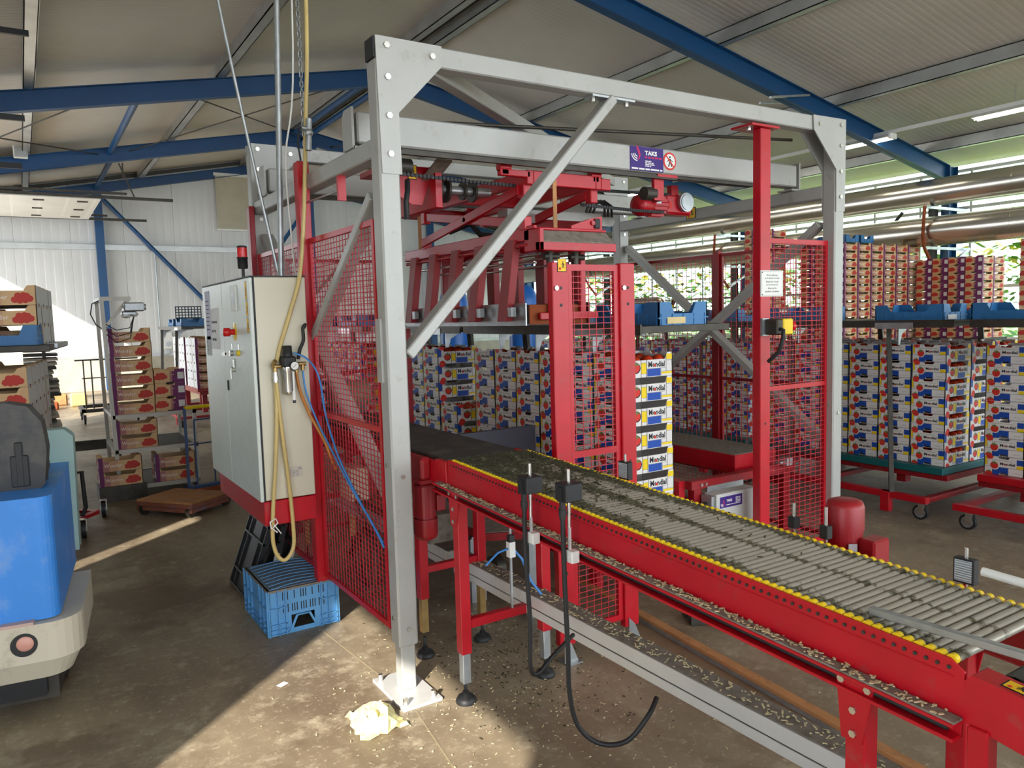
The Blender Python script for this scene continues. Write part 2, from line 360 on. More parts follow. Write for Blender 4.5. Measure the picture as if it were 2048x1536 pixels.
# portal frames: I-section rafters and right-hand columns
def isec(mb, a, b, h=0.3, w=0.16, mi=0):
    a = Vector(a); b = Vector(b); d = Vector((0, 0, 1))
    for dz, hh, ww in ((-0.006, 0.012, w), (-h / 2, h, 0.012), (-h + 0.006, 0.012, w)):
        mb.beam(a + d * dz, b + d * dz, ww, hh, mi)
names = ['nearest blue steel roof frame, reaching the top right corner of the picture', 'blue steel roof frame running down the right ceiling in front of the lamps',
         'blue steel roof frame passing right behind the grey gantry top corner', 'blue steel roof frame third from the back wall plane, with thin crossed rods', 'blue steel frame flat against the white back wall']
names[3] = 'blue steel roof frame one bay before the white back wall, struts in front'
for i, yy in enumerate((3.3, 8.3, 13.3, 18.3, 23.12)):
    t = thing('roof_frame', names[i], 'roof beam', (RX, yy, 0))
    for a, b, hh in ((XL + 0.02, RX, 1), (RX, 15.35, 1)):
        m = MB(); isec(m, (a, yy, roofz(a)), (b, yy, roofz(b)), 0.3 if i < 4 else 0.24); m.build('rafter', M['blue'], t)
    m = MB(); m.box(RX - 0.35, RX + 0.35, yy - 0.012, yy + 0.012, RZ - 0.46, RZ - 0.3); m.build('ridge_haunch', M['blue'], t)
    m = MB(); m.box(15.36, 15.376, yy - 0.08, yy + 0.08, 0, 4.35); m.box(15.64, 15.656, yy - 0.08, yy + 0.08, 0, 4.35); m.box(15.376, 15.64, yy - 0.006, yy + 0.006, 0, 4.35)
    m.build('column', M['blue'], t)
    if i == 4:
        for x in (1.93, 7.6, 11.6):
            m = MB(); m.box(x - 0.1, x + 0.1, yy - 0.1, yy + 0.06, 0, roofz(x) - 0.2); m.build('gable_post', M['blue'], t)
        m = MB(); m.cyl((2.0, yy - 0.05, 5.1), (4.8, yy - 0.05, 1.95), 0.055, n=8); m.cyl((7.5, yy - 0.05, 5.1), (5.2, yy - 0.05, 1.95), 0.055, n=8); m.build('brace', M['blue'], t)
# struts and tie rods in the roof plane between the frames
def rod(name, a, b, r, mm, lab, cat, sq=False):
    mb = MB()
    if sq: mb.beam(a, b, r * 2, r * 2)
    else: mb.cyl(a, b, r, n=8)
    return tag(mb.build(name, mm, loc=tuple(a)), lab, cat)
for x, ya, yb, lab in ((1.83, 13.3, 18.3, 'blue tube strut between the two middle roof frames, left half'), (1.93, 18.3, 23.0, 'blue tube strut running to the top of the left blue wall post'),
                       (5.72, 13.3, 18.3, 'blue tube strut along the left side of the ridge'), (6.08, 13.3, 18.3, 'blue tube strut along the right side of the ridge')):
    rod('roof_strut', (x, ya + 0.02, roofz(x) - 0.1), (x, yb - 0.02, roofz(x) - 0.1), 0.06, M['blue'], lab, 'strut')
for a, b, lab in (((2.5, 13.32, 5.32), (6.0, 18.28, 6.0), 'thin tie rod under the roof crossing down to the ridge side'), ((4.9, 13.32, 5.74), (2.2, 18.28, 5.36), 'thin tie rod under the roof crossing down to the left'),
                  ((1.2, 13.32, 5.1), (-1.6, 18.28, 4.6), 'thin tie rod under the roof nearest the left picture edge'), ((-1.6, 13.32, 4.55), (1.6, 18.28, 5.25), 'thin grey tie rod meeting the blue frame beside the flood lamp'),
                  ((8.6, 13.32, 5.45), (6.6, 18.28, 5.85), 'thin tie rod seen through the gantry top corner')):
    rod('tie_rod', a, b, 0.012, M['dksteel'], lab, 'rod')
# overhead door on the left: rails, opened panel, hangers
t = thing('overhead_door', 'opened white overhead door lying flat under the roof at far left', 'door', (-1.5, 20.2, 4.4))
for yy, xe in ((18.35, 3.0), (22.1, 2.95)):
    m = MB(); m.box(XL, xe, yy - 0.03, yy + 0.03, 4.36, 4.42); m.box(XL, xe - 0.9, yy - 0.05, yy + 0.05, 4.46, 4.5); m.build('rail', M['dksteel'], t)
m = MB(); m.box(XL, 1.62, 18.5, 22.0, 4.36, 4.42); m.build('door_leaf', M['doorpan'], t)
m = MB()
for x in (-0.4, 0.5, 1.3):
    for yy in (18.9, 20.2, 21.5): m.box(x - 0.1, x + 0.1, yy - 0.03, yy + 0.03, 4.335, 4.36)
m.build('hinge', M['dksteel'], t)
m = MB(); m.beam((1.98, 18.3, 5.1), (2.25, 18.35, 4.4), 0.04, 0.02); m.beam((2.05, 18.3, 5.1), (2.1, 18.8, 4.9), 0.03, 0.02); m.build('hanger', M['dksteel'], t)
t = thing('flood_lamp', 'small white flood lamp hanging from a purlin at upper left', 'lamp', (0.3, 17.9, 5.1))
m = MB(); m.box(0.12, 0.36, 17.85, 17.93, 4.98, 5.22); m.build('housing', M['white'], t, bevel=0.01)
m = MB(); m.box(0.14, 0.34, 17.84, 17.85, 5.0, 5.2); m.build('glass', M['galv'], t)
m = MB(); m.tube([(0.3, 17.95, 5.2), (0.34, 17.95, 5.3), (0.36, 17.9, 5.1)], 0.012); m.build('bracket', M['dksteel'], t)
for yy, z, xe, lab in ((10.0, 4.86, 0.3, 'upper black angle bar at the left picture edge'), (10.0, 3.96, 0.2, 'middle black angle bar at the left picture edge'), (10.0, 3.45, 0.14, 'lowest black angle bar at the left picture edge')):
    m = MB(); m.box(XL, xe, yy - 0.02, yy + 0.02, z - 0.03, z + 0.03); m.box(XL, xe, yy, yy + 0.05, z + 0.02, z + 0.03); tag(m.build('angle_bar', M['black'], loc=(XL, yy, z)), lab, 'bar')
# things on the gable wall
t = thing('inverter', 'white wall box with a round grey dial on the back wall', 'wall box', (3.4, 23.2, 1.28))
m = MB(); m.box(3.26, 3.54, 23.02, 23.22, 1.02, 1.5); m.build('housing', M['white'], t, bevel=0.03)
m = MB(); m.cyl((3.41, 23.02, 1.17), (3.41, 23.0, 1.17), 0.065, n=16); m.build('dial', M['galv'], t)
m = MB(); m.tube([(3.28, 23.1, 1.03), (3.3, 23.08, 0.9), (3.38, 23.08, 0.86), (3.46, 23.08, 0.9), (3.46, 23.1, 1.03)], 0.012); m.build('cable', M['galv'], t)
rod('wall_conduit', (3.25, 23.22, 1.5), (3.25, 23.22, 3.72), 0.02, M['galv'], 'thin grey conduit rising from the white wall box', 'pipe')
t = thing('roller_blind', 'faded beige canvas sheet hanging high on the white back wall', 'blind', (5.5, 23.15, 5.9))
m = MB(); m.box(4.92, 6.2, 23.1, 23.12, 4.36, 5.86); m.build('canvas', mat('old_canvas', srgb(190, 182, 160), 0.8, 0, 0.12, 2), t)
m = MB(); m.box(4.88, 6.25, 23.08, 23.14, 5.85, 5.93); m.box(4.9, 6.22, 23.08, 23.14, 4.32, 4.37); m.build('rod', M['white'], t)
# ---------------------------------------------------------------- grey gantry frame
FR = thing('gantry_frame', 'tall grey steel gantry frame bolted over the conveyor and box stacks', 'gantry', (2.95, 4.2, 0))
def bolt(mb, p, ax, r=0.012, h=0.008, mi=0): p = Vector(p); mb.cyl(p, p + Vector(ax) * h, r, mi, 6, sm=False)
def bolts(parent, pts, ax, r=0.012, h=0.008):
    for p in pts: m = MB(); bolt(m, p, ax, r, h); m.build('bolt', M['steel'], parent)
def greek(mb, o, u, v, x, y, wd, ht, mi, lift, seed=1, word=0.16):
    """a line of print too small to read: a row of little word blocks"""
    r = random.Random(seed); a = x
    while a < x + wd - 1e-6:
        b = min(x + wd, a + wd * word * r.uniform(0.6, 1.5)); mb.rect(o, u, v, a, b, y, y + ht, mi, lift); a = b + ht * 0.7
for x0, x1, y0, y1, front in ((1.335, 1.43, 3.11, 3.205, 1), (4.46, 4.555, 3.11, 3.205, 1), (1.335, 1.43, 5.22, 5.315, 0), (4.46, 4.555, 5.22, 5.315, 0)):
    m = MB(); m.box(x0, x1, y0, y1, 0.22, 2.8); p = m.build('post', M['grey'], FR, bevel=0.008)
    m = MB(); m.box(x0 + 0.012, x1 - 0.012, y0 + 0.012, y1 - 0.012, 0.012, 0.4); m.build('post_foot', M['grey'], p, bevel=0.006)
    m = MB(); m.box(x0 - 0.055, x1 + 0.04, y0 - 0.14, y1 + 0.11, 0, 0.014)
    bp = m.build('base_plate', M['alu'], FR)
    bolts(bp, [(x0 + dx, y0 + dy, 0.014) for dx, dy in ((-0.03, -0.11), (0.105, -0.11), (-0.03, 0.17), (0.105, 0.17))], (0, 0, 1), 0.012, 0.03)
    bolts(p, [((x0 + x1) / 2, y0, z) for z in (1.0, 0.3)], (0, -1, 0), 0.011); bolts(p, [(x0, (y0 + y1) / 2, z) for z in (1.05, 0.35)], (-1, 0, 0), 0.011)
for y0, y1, z1 in ((3.115, 3.2, 2.885), (5.225, 5.31, 2.86)):
    m = MB(); m.box(1.34, 4.55, y0, y1, z1 - 0.09, z1); m.build('top_beam', M['grey'], FR, bevel=0.006)
    zz = z1 - 2.885
    for yp in (y0 - 0.011, y1 + 0.003):
        for pl in ([(1.336, 2.885), (1.648, 2.885), (1.645, 2.796), (1.432, 2.576), (1.437, 2.317), (1.345, 2.317)], [(4.556, 2.889), (4.229, 2.885), (4.235, 2.797), (4.46, 2.57), (4.463, 2.306), (4.552, 2.31)]):
            m = MB(); m.prism([(x, z + zz) for x, z in pl], (0, yp, 0), (1, 0, 0), (0, 0, 1), (0, 0.008, 0)); g = m.build('gusset_plate', M['grey'], FR, bevel=0.002)
            if yp < y0:
                x = pl[0][0]; s = 1 if x < 2 else -1
                bolts(g, [(x + s * dx, yp, z + zz) for dx, z in ((0.05, 2.85), (0.265, 2.835), (0.05, 2.72), (0.05, 2.56), (0.05, 2.4))], (0, -1, 0), 0.014)
m = MB(); m.box(1.328, 1.339, 3.113, 3.202, 2.797, 2.883); m.build('end_cap', M['black'], FR, 'black plastic end cap')
for x0 in (1.345, 4.46):
    m = MB(); m.box(x0, x0 + 0.08, 3.205, 5.22, 2.4, 2.483); m.build('side_beam', M['grey'], FR, bevel=0.006)
    m = MB()
    for a, b in (((3.23, 2.24), (5.2, 0.86)), ((5.2, 2.26), (3.23, 0.8))):
        m = MB(); xx = x0 + (0.02 if a[1] < 2.25 else 0.07); m.beam((xx, a[0], a[1]), (xx, b[0], b[1]), 0.045, 0.075, 0, (1, 0, 0)); m.build('cross_brace', M['grey'], FR, bevel=0.004)
for y0, y1 in ((3.43, 3.53), (4.93, 5.03)):
    m = MB(); m.box(1.37, 4.5, y0, y1, 2.51, 2.655); m.build('rail_beam', M['grey'], FR, bevel=0.008)
    m = MB(); m.box(1.6, 4.1, y0 + 0.02, y1 - 0.02, 2.492, 2.51); m.box(1.56, 3.4, y0 + 0.012, y0 + 0.03, 2.482, 2.5); m.build('track', M['dksteel'], FR)
    for xx, s in ((1.345, 1), (4.515, -1)):
        m = MB(); m.prism([(y0 - 0.01, 2.485), (y1 + 0.01, 2.485), (y1 + 0.01, 2.64), (y1 - 0.015, 2.668), (y0 - 0.01, 2.668)], (xx - 0.006, 0, 0), (0, 1, 0), (0, 0, 1), (0.012, 0, 0)); m.box(xx, xx + s * 0.08, y0 - 0.01, y1 + 0.01, 2.484, 2.494)
        m.build('rail_bracket', M['grey'], FR)
for y in (3.15, 5.27):
    m = MB(); m.beam((2.64, y, 2.79), (1.44, y, 1.535), 0.05, 0.088, 0, (0, 1, 0)); m.build('diagonal_brace', M['grey'], FR, bevel=0.006)
    m = MB(); m.box(2.5, 2.78, y - 0.035, y + 0.035, 2.785, 2.795)
    bolts(m.build('brace_plate', M['galv'], FR), [(x, y, 2.785) for x in (2.53, 2.75)], (0, 0, -1), 0.014, 0.02)
m = MB(); m.beam((1.62, 3.2, 2.82), (4.4, 5.25, 2.82), 0.07, 0.07); m.build('roof_brace', M['grey'], FR, bevel=0.004)
m = MB(); m.box(1.322, 1.336, 3.15, 3.2, 1.42, 1.7); m.build('splice_plate', M['grey'], FR)
m = MB(); m.cyl((1.4, 3.6, 2.66), (4.3, 3.32, 2.78), 0.01, n=6); m.build('rod', M['dksteel'], FR)
# company plate on the front rail, no-entry sign
def pict(mb, o, u, v, w, h, mi, lift):
    """small black warning figure"""
    mb.disc(o, u, v, 0.5 * w, 0.8 * h, 0.09 * w, mi, lift, 10)
    for pts in ([(.42, .68), (.6, .68), (.62, .42), (.44, .42)], [(.44, .44), (.55, .44), (.4, .1), (.26, .1)], [(.5, .44), (.62, .44), (.76, .12), (.64, .1)], [(.42, .66), (.46, .6), (.26, .44), (.2, .5)], [(.58, .66), (.62, .6), (.82, .5), (.8, .44), (.56, .58)]):
        mb.poly([Vector(o) + Vector(u) * (a * w) + Vector(v) * (b * h) + Vector(u).cross(Vector(v)) * lift for a, b in pts], mi)
def logo(mb, o, u, v, s, wi, pi, lift):
    for k in range(3):
        pts = []
        for j in range(9):
            a = PI + 0.15 + 1.45 * j / 8; r = 1 - 0.27 * k; pts.append((0.62 + r * 0.62 * math.cos(a), 0.62 + r * 0.62 * math.sin(a)))
        inn = [(0.62 + (x - 0.62) * (1 - 0.13 / (1 - 0.27 * k)), 0.62 + (y - 0.62) * (1 - 0.13 / (1 - 0.27 * k))) for x, y in pts][::-1]
        mb.poly([Vector(o) + Vector(u) * (x * s) + Vector(v) * (y * s) + Vector(u).cross(Vector(v)) * lift for x, y in pts + inn], wi)
    fl = [(0.66, 0.05), (0.86, 0.22), (0.96, 0.5), (0.86, 0.8), (0.66, 1.12), (0.62, 1.28), (0.54, 1.0), (0.68, 0.74), (0.78, 0.5), (0.76, 0.3)]
    mb.poly([Vector(o) + Vector(u) * (x * s) + Vector(v) * (y * s) + Vector(u).cross(Vector(v)) * lift for x, y in fl], pi)
o, u, v = (3.015, 3.427, 2.514), (1, 0, 0), (0, 0, 1)
m = MB(); m.box(3.015, 3.272, 3.427, 3.43, 2.514, 2.65)
logo(m, (3.022, 3.427, 2.566), u, v, 0.075, 1, 2, 0.0008)
m.text('TAKS', o, u, v, 0.112, 0.09, 0.095, 0.026, 1, 0.0008, 0.045)
greek(m, o, u, v, 0.112, 0.074, 0.13, 0.009, 2, 0.0008, 3)
for i in range(4): greek(m, o, u, v, 0.114, 0.054 - i * 0.0095, (0.05, 0.065, 0.075, 0.045)[i], 0.006, 1, 0.0008, i, 0.3)
greek(m, o, u, v, 0.01, 0.006, 0.238, 0.009, 1, 0.0008, 9, 0.2)
m.build('company_plate', [M['purple'], M['white'], M['pink']], FR, 'purple plate with a white and pink logo')
m = MB(); c = Vector((3.325, 3.428, 2.585)); m.cyl(c, c + Vector((0, 0.002, 0)), 0.052, 0, 28)
m.disc(c, u, v, 0, 0, 0.0415, 1, 0.001, 28); pict(m, c + Vector((-0.036, 0, -0.04)), u, v, 0.072, 0.08, 2, 0.0016)
m.poly([c + Vector((a, -0.0022, b)) for a, b in ((-0.036, 0.03), (-0.03, 0.036), (0.036, -0.03), (0.03, -0.036))], 0)
m.build('no_entry_sign', [M['pred'], M['white'], M['ink']], FR, 'round red and white no walking sign')
def warn(parent, o, u, v, w, h, name='warning_label'):
    u = Vector(u); v = Vector(v); n = u.cross(v); m = MB(); o = Vector(o)
    m.prism([(0, 0), (w, 0), (w, h), (0, h)], o, u, v, -n * 0.0012, 1); m.rect(o, u, v, w * .07, w * .93, h * .05, h * .95, 0, 0.0006)
    pict(m, o + u * (w * 0.3) + v * (h * 0.2), u, v, w * 0.62, h * 0.68, 1, 0.0012); m.disc(o, u, v, w * 0.27, h * 0.24, min(w, h) * 0.13, 2, 0.0012)
    return m.build(name, [M['yellowlab'], M['ink'], M['pred']], parent)
warn(FR, (4.458, 4.42, 2.41), (0, -1, 0), (0, 0, 1), 0.1, 0.085)
# ---------------------------------------------------------------- gripper carriage
GR = thing('gripper_carriage', 'red scissor lift gripper with slanted arms hanging from the grey gantry rails', 'gripper', (2.6, 4.3, 1.64))
X0, X1, Y0, Y1 = 2.352, 2.86, 3.5, 5.1
def gp(name, f, mm='red', bev=0.004, label=None):
    m = MB(); f(m); return m.build(name, M[mm] if isinstance(mm, str) else mm, GR, label, bevel=bev)
for z0, z1, nm in ((2.4, 2.475, 'carriage_frame'), (2.1, 2.17, 'lower_frame')):
    def f(m):
        for x in (X0, X1 - 0.04): m.box(x, x + 0.04, Y0, Y1, z0, z1)
        for y in (Y0, 4.3, Y1 - 0.04): m.box(X0 + 0.04, X1 - 0.04, y, y + 0.04, z0, z1)
        if z0 > 2.2:
            m.box(X1, X1 + 0.07, Y0, Y0 + 0.05, z0, z1 - 0.01)
            for y in (Y0 + 0.02, Y1 - 0.08):
                m.box(X0 - 0.22, X0 - 0.17, y, y + 0.05, z1 - 0.01, 2.545) if False else None
    gp(nm, f)
for i, x in enumerate((X0 - 0.005, X1 - 0.045)):
    for j, (ya, za, yb, zb) in enumerate(((Y0 + 0.08, 2.38, Y1 - 0.3, 2.2), (Y0 + 0.08, 2.2, Y1 - 0.3, 2.38))):
        def f(m): m.beam((x + 0.02 * j, ya, za), (x + 0.02 * j, yb, zb), 0.018, 0.055); m.cyl((x - 0.012, (ya + yb) / 2, 2.29), (x + 0.03, (ya + yb) / 2, 2.29), 0.014, n=8)
        gp('scissor_arm', f)
for x, y in ((X0 - 0.004, Y0 + 0.06), (X1 - 0.05, Y0 + 0.06), (X0 - 0.004, Y1 - 0.32), (X1 - 0.05, Y1 - 0.32)):
    gp('scissor_lug', lambda m: (m.box(x, x + 0.05, y - 0.025, y + 0.03, 2.33, 2.41), m.box(x, x + 0.05, y - 0.025, y + 0.03, 2.16, 2.235)))
# rollers hangers towards the rails
for x in (X0 - 0.16, X1 - 0.06):
    for y in (3.5, 4.95): gp('hanger', lambda m: (m.box(x, x + 0.045, y, y + 0.04, 2.44, 2.53), m.cyl((x - 0.01, y + 0.02, 2.48), (x + 0.06, y + 0.02, 2.48), 0.024, n=10)), 'red')
gp('tie_bar', lambda m: m.box(X0 - 0.17, X0 + 0.02, Y0, Y0 + 0.035, 2.435, 2.47))
# sloping cover, square-tube head
def f(m):
    m.prism([(3.47, 2.155), (3.55, 2.155), (3.55, 2.15), (3.475, 2.095), (3.4, 2.085), (3.4, 2.09)], (X0 + 0.02, 0, 0), (0, 1, 0), (0, 0, 1), (X1 - X0 - 0.02, 0, 0))
gp('dusty_cover', f, M['dust'], 0)
def f(m):
    m.box(X0, X1 + 0.02, 3.4, 3.44, 2.04, 2.088); m.box(X0, X0 + 0.03, 3.4, 3.55, 2.04, 2.16); m.box(X0, X1, 3.46, 3.5, 2.155, 2.17)
    m.box(X0 - 0.02, X0, 3.42, 3.5, 2.155, 2.175)
gp('head_bar', f)
for y in (3.5, 4.9): gp('link_plate', lambda m: (m.prism([(X1 - 0.22, 2.17), (X1, 2.17), (X1, 2.25), (X1 - 0.08, 2.235), (X1 - 0.22, 2.19)], (0, y, 0), (1, 0, 0), (0, 0, 1), (0, 0.04, 0)), m.cyl((X1 - 0.07, y - 0.01, 2.21), (X1 - 0.07, y, 2.21), 0.014, n=8)))
gp('bumper', lambda m: m.box(X1 - 0.06, X1 - 0.02, 3.488, 3.5, 2.18, 2.235), 'black')
gp('lift_strap', lambda m: (m.box(2.5, 2.525, 3.475, 3.48, 2.12, 2.46), m.box(2.498, 2.527, 3.473, 3.482, 2.2, 2.205), m.box(2.498, 2.527, 3.473, 3.482, 2.33, 2.335)), M['wood'], 0)
gp('lift_strap', lambda m: m.box(2.42, 2.445, 5.0, 5.005, 2.12, 2.46), M['wood'], 0)
# two rows of gripping arms with clamp plates
for side, (xt, xb, fc) in enumerate(((2.36, 2.325, 1), (2.80, 2.84, -1))):
    for y in (3.68, 4.03, 4.33, 4.64, 4.93):
        yb = y + 0.055
        def f(m):
            w = 0.095 / 2
            a = [(xt - 0.02, y - w), (xt + 0.03, y - w), (xt + 0.03, y + w), (xt - 0.02, y + w)]; b = [(xb - 0.02, yb - w), (xb + 0.03, yb - w), (xb + 0.03, yb + w), (xb - 0.02, yb + w)]
            m.add([(p[0], p[1], 2.115) for p in a] + [(p[0], p[1], 1.665) for p in b], [(0, 1, 2, 3), (7, 6, 5, 4), (0, 4, 5, 1), (1, 5, 6, 2), (2, 6, 7, 3), (3, 7, 4, 0)])
            m.cyl((xt, y - 0.08, 2.08), (xt, y - 0.04, 2.08), 0.016, n=8)
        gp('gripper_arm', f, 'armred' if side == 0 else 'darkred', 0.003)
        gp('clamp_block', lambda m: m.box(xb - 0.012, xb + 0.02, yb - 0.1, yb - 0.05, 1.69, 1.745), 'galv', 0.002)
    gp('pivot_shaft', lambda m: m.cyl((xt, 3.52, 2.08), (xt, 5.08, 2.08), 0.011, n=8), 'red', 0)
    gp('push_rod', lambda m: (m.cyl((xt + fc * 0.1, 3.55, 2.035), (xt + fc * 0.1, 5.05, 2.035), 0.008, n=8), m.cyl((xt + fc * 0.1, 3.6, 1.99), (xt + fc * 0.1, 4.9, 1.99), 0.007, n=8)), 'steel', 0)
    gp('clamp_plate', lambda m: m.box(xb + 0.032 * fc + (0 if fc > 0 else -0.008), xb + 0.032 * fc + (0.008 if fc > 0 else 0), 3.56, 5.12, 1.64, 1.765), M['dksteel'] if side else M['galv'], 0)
gp('rusty_plate', lambda m: (m.box(2.4, 2.80, 3.585, 3.592, 1.645, 1.755),), 'rust', 0)
gp('rusty_plate', lambda m: m.box(2.4, 2.80, 5.06, 5.067, 1.645, 1.755), 'rust', 0)
gp('end_bar', lambda m: m.box(2.45, 2.86, 3.545, 3.575, 1.67, 1.71))
for x in (2.52, 2.74): gp('end_arm', lambda m: m.box(x, x + 0.035, 3.55, 3.58, 1.7, 2.06), 'red')
gp('end_arm', lambda m: m.box(2.6, 2.7, 5.0, 5.04, 1.7, 2.1), 'darkred')
for x, y in ((2.46, 3.52), (2.66, 3.55)): gp('air_cylinder', lambda m: (m.cyl((x, y, 2.02), (x + 0.1, y, 2.02), 0.018, n=10), m.cyl((x + 0.04, y, 1.96), (x + 0.04, y, 2.05), 0.02, n=10)), 'dksteel', 0)
# winch housing and drive details on the left end of the carriage
def f(m): m.prism([(1.64, 2.5), (2.0, 2.5), (1.9, 2.42), (1.86, 2.3), (1.8, 2.3), (1.62, 2.4)], (0, 3.78, 0), (1, 0, 0), (0, 0, 1), (0, 0.01, 0)); m.box(1.64, 1.98, 3.79, 4.1, 2.47, 2.5); m.box(1.9, 1.94, 3.7, 4.2, 2.28, 2.5)
gp('winch_housing', f, 'red', 0.002)
gp('winch_top', lambda m: m.prism([(3.6, 2.5), (3.78, 2.43), (3.78, 2.44), (3.6, 2.51)], (1.86, 0, 0), (0, 1, 0), (0, 0, 1), (0.09, 0, 0)), M['dust'], 0)
warn(GR, (1.78, 3.776, 2.43), (1, 0, 0), (0, 0, 1), 0.052, 0.075)
for x, r in ((1.98, 0.07), (2.03, 0.07), (2.14, 0.05), (2.2, 0.06)): gp('sheave', lambda m: m.cyl((x, 3.85, 2.4), (x + 0.014, 3.85, 2.4), r, n=20), 'dksteel', 0)
gp('winch_drum', lambda m: m.cyl((1.96, 3.85, 2.4), (2.32, 3.85, 2.4), 0.026, n=12), 'galv', 0)
gp('counter_roller', lambda m: m.cyl((1.62, 3.62, 2.46), (1.72, 3.62, 2.46), 0.04, n=14), 'dksteel', 0)
def chain(m, pts, r=0.009):
    m.tube(pts, r * 0.6, 0, 6); pts = [Vector(p) for p in pts]
    for a, b in zip(pts, pts[1:]):
        n = max(1, int((b - a).length / 0.022))
        for i in range(n): c = a + (b - a) * ((i + .5) / n); m.box(c.x - .007, c.x + .007, c.y - .005, c.y + .005, c.z - r, c.z + r)
gp('drive_chain', lambda m: chain(m, [(1.62, 3.6, 2.42), (2.0, 3.6, 2.41), (2.34, 3.6, 2.405)]), 'black', 0)
gp('drive_chain', lambda m: chain(m, [(2.88, 3.62, 2.42), (3.3, 3.7, 2.44), (3.72, 3.78, 2.46)]), 'black', 0)
gp('drive_chain', lambda m: chain(m, [(2.8, 3.62, 2.33), (3.3, 3.7, 2.33), (3.72, 3.78, 2.345)]), 'black', 0)
def f(m):
    m.box(2.6, 3.42, 4.1, 4.22, 2.28, 2.36); m.cyl((3.42, 4.1, 2.32), (3.42, 4.22, 2.32), 0.04, n=16)
gp('cable_trough', f, 'grey', 0)
for k in range(3): gp('loop_cable', lambda m: m.tube([(3.2 + 0.03 * k, 4.08, 2.36), (3.21 + 0.03 * k, 4.06, 2.42), (3.28 + 0.03 * k, 4.06, 2.44), (3.34 + 0.03 * k, 4.06, 2.41), (3.36 + 0.03 * k, 4.08, 2.34)], 0.009, 0, 6), 'black', 0)
gp('loop_cable', lambda m: m.tube([(1.72, 3.66, 2.4), (1.7, 3.62, 2.34), (1.68, 3.6, 2.28), (1.69, 3.62, 2.2)], 0.014, 0, 8), 'black', 0)
gp('bundle_cable', lambda m: m.tube([(2.4, 4.5, 2.25), (2.5, 4.4, 2.3), (2.55, 4.35, 2.22), (2.6, 4.2, 2.2), (2.62, 4.1, 2.26)], 0.02, 0, 8), 'black', 0)
gp('side_plate', lambda m: m.prism([(3.16, 2.36), (3.3, 2.36), (3.42, 2.42), (3.42, 2.6), (3.16, 2.6)], (0, 4.3, 0), (1, 0, 0), (0, 0, 1), (0, 0.012, 0)), 'grey', 0)
# ---------------------------------------------------------------- travel motor under the rail
t = thing('travel_motor', 'red gear motor with chain sprocket hanging under the grey rail', 'motor', (3.6, 3.7, 2.3))
def tp(t, name, f, mm, bev=0, label=None):
    m = MB(); f(m); return m.build(name, M[mm] if isinstance(mm, str) else mm, t, label, bevel=bev)
tp(t, 'bracket', lambda m: (m.box(3.24, 3.30, 3.47, 3.49, 2.36, 2.51), m.box(3.24, 3.40, 3.44, 3.52, 2.493, 2.509), m.box(3.3, 3.315, 3.47, 3.56, 2.36, 2.5)), 'red')
tp(t, 'roller', lambda m: m.cyl((3.18, 3.5, 2.40), (3.26, 3.5, 2.40), 0.04, n=18), 'dksteel')
tp(t, 'motor_body', lambda m: (m.lathe([(0.03, 0), (0.062, 0.01), (0.07, 0.03), (0.07, 0.11), (0.06, 0.112), (0.06, 0.24)], (3.38, 3.8, 2.38), (1, 0, 0.05), 0, 24), [m.box(3.49 + 0.01 * 0, 3.6, 3.8 - 0.005 + 0.066 * math.cos(a), 3.8 + 0.005 + 0.066 * math.cos(a), 2.382 + 0.066 * math.sin(a) - .005, 2.39 + 0.066 * math.sin(a) + .005) for a in [i * PI / 8 for i in range(16)]]), 'red')
tp(t, 'gearbox', lambda m: (m.box(3.6, 3.84, 3.75, 3.86, 2.33, 2.46), m.box(3.5, 3.6, 3.76, 3.84, 2.44, 2.49)), 'red', 0.015)
tp(t, 'sprocket', lambda m: (m.cyl((3.76, 3.72, 2.41), (3.76, 3.745, 2.41), 0.062, n=24), m.cyl((3.76, 3.715, 2.41), (3.76, 3.72, 2.41), 0.05, n=24)), 'galv')
tp(t, 'name_plate', lambda m: (m.box(3.5, 3.54, 3.728, 3.73, 2.39, 2.42),), 'galv')
tp(t, 'label', lambda m: m.box(3.63, 3.65, 3.748, 3.75, 2.37, 2.41), M['pred'])
tp(t, 'hanger_plate', lambda m: m.box(3.66, 3.72, 3.76, 3.80, 2.44, 2.52), 'red')
# ---------------------------------------------------------------- red mesh fences
def wires(m, o, u, v, w, h, du, dv, r=0.0017):
    o = Vector(o); u = Vector(u); v = Vector(v); n = u.cross(v)
    k = int(w / du)
    for i in range(1, k + 1):
        p = o + u * (w * i / (k + 1)); m.beam(p, p + v * h, 2 * r, 2 * r, 0, n)
    k = int(h / dv)
    for i in range(1, k + 1):
        p = o + v * (h * i / (k + 1)) + n * (2 * r); m.beam(p, p + u * w, 2 * r, 2 * r, 0, n)
def panel(t, o, u, w, z0, z1, du, dv, mid=(), fr=0.022, mm='red', sides=True):
    """frame of flat bars with welded wire inside"""
    o = Vector((o[0], o[1], 0)); u = Vector(u); n = u.cross(Vector((0, 0, 1)))
    def bar(a, b, za, zb, nm='frame_bar'):
        m = MB(); m.beam(o + u * a + Vector((0, 0, za)), o + u * b + Vector((0, 0, zb)), fr, 0.02, 0, n); m.build(nm, M[mm], t)
    bar(0, w, z1 - fr / 2, z1 - fr / 2); bar(0, w, z0 + fr / 2, z0 + fr / 2)
    if sides: bar(fr / 2, fr / 2, z0 + fr, z1 - fr); bar(w - fr / 2, w - fr / 2, z0 + fr, z1 - fr)
    for z in mid: bar(fr, w - fr, z, z, 'cross_bar')
    m = MB(); wires(m, o + Vector((0, 0, z0)), u, (0, 0, 1), w, z1 - z0, du, dv); m.build('wire_mesh', M['wirered'], t)
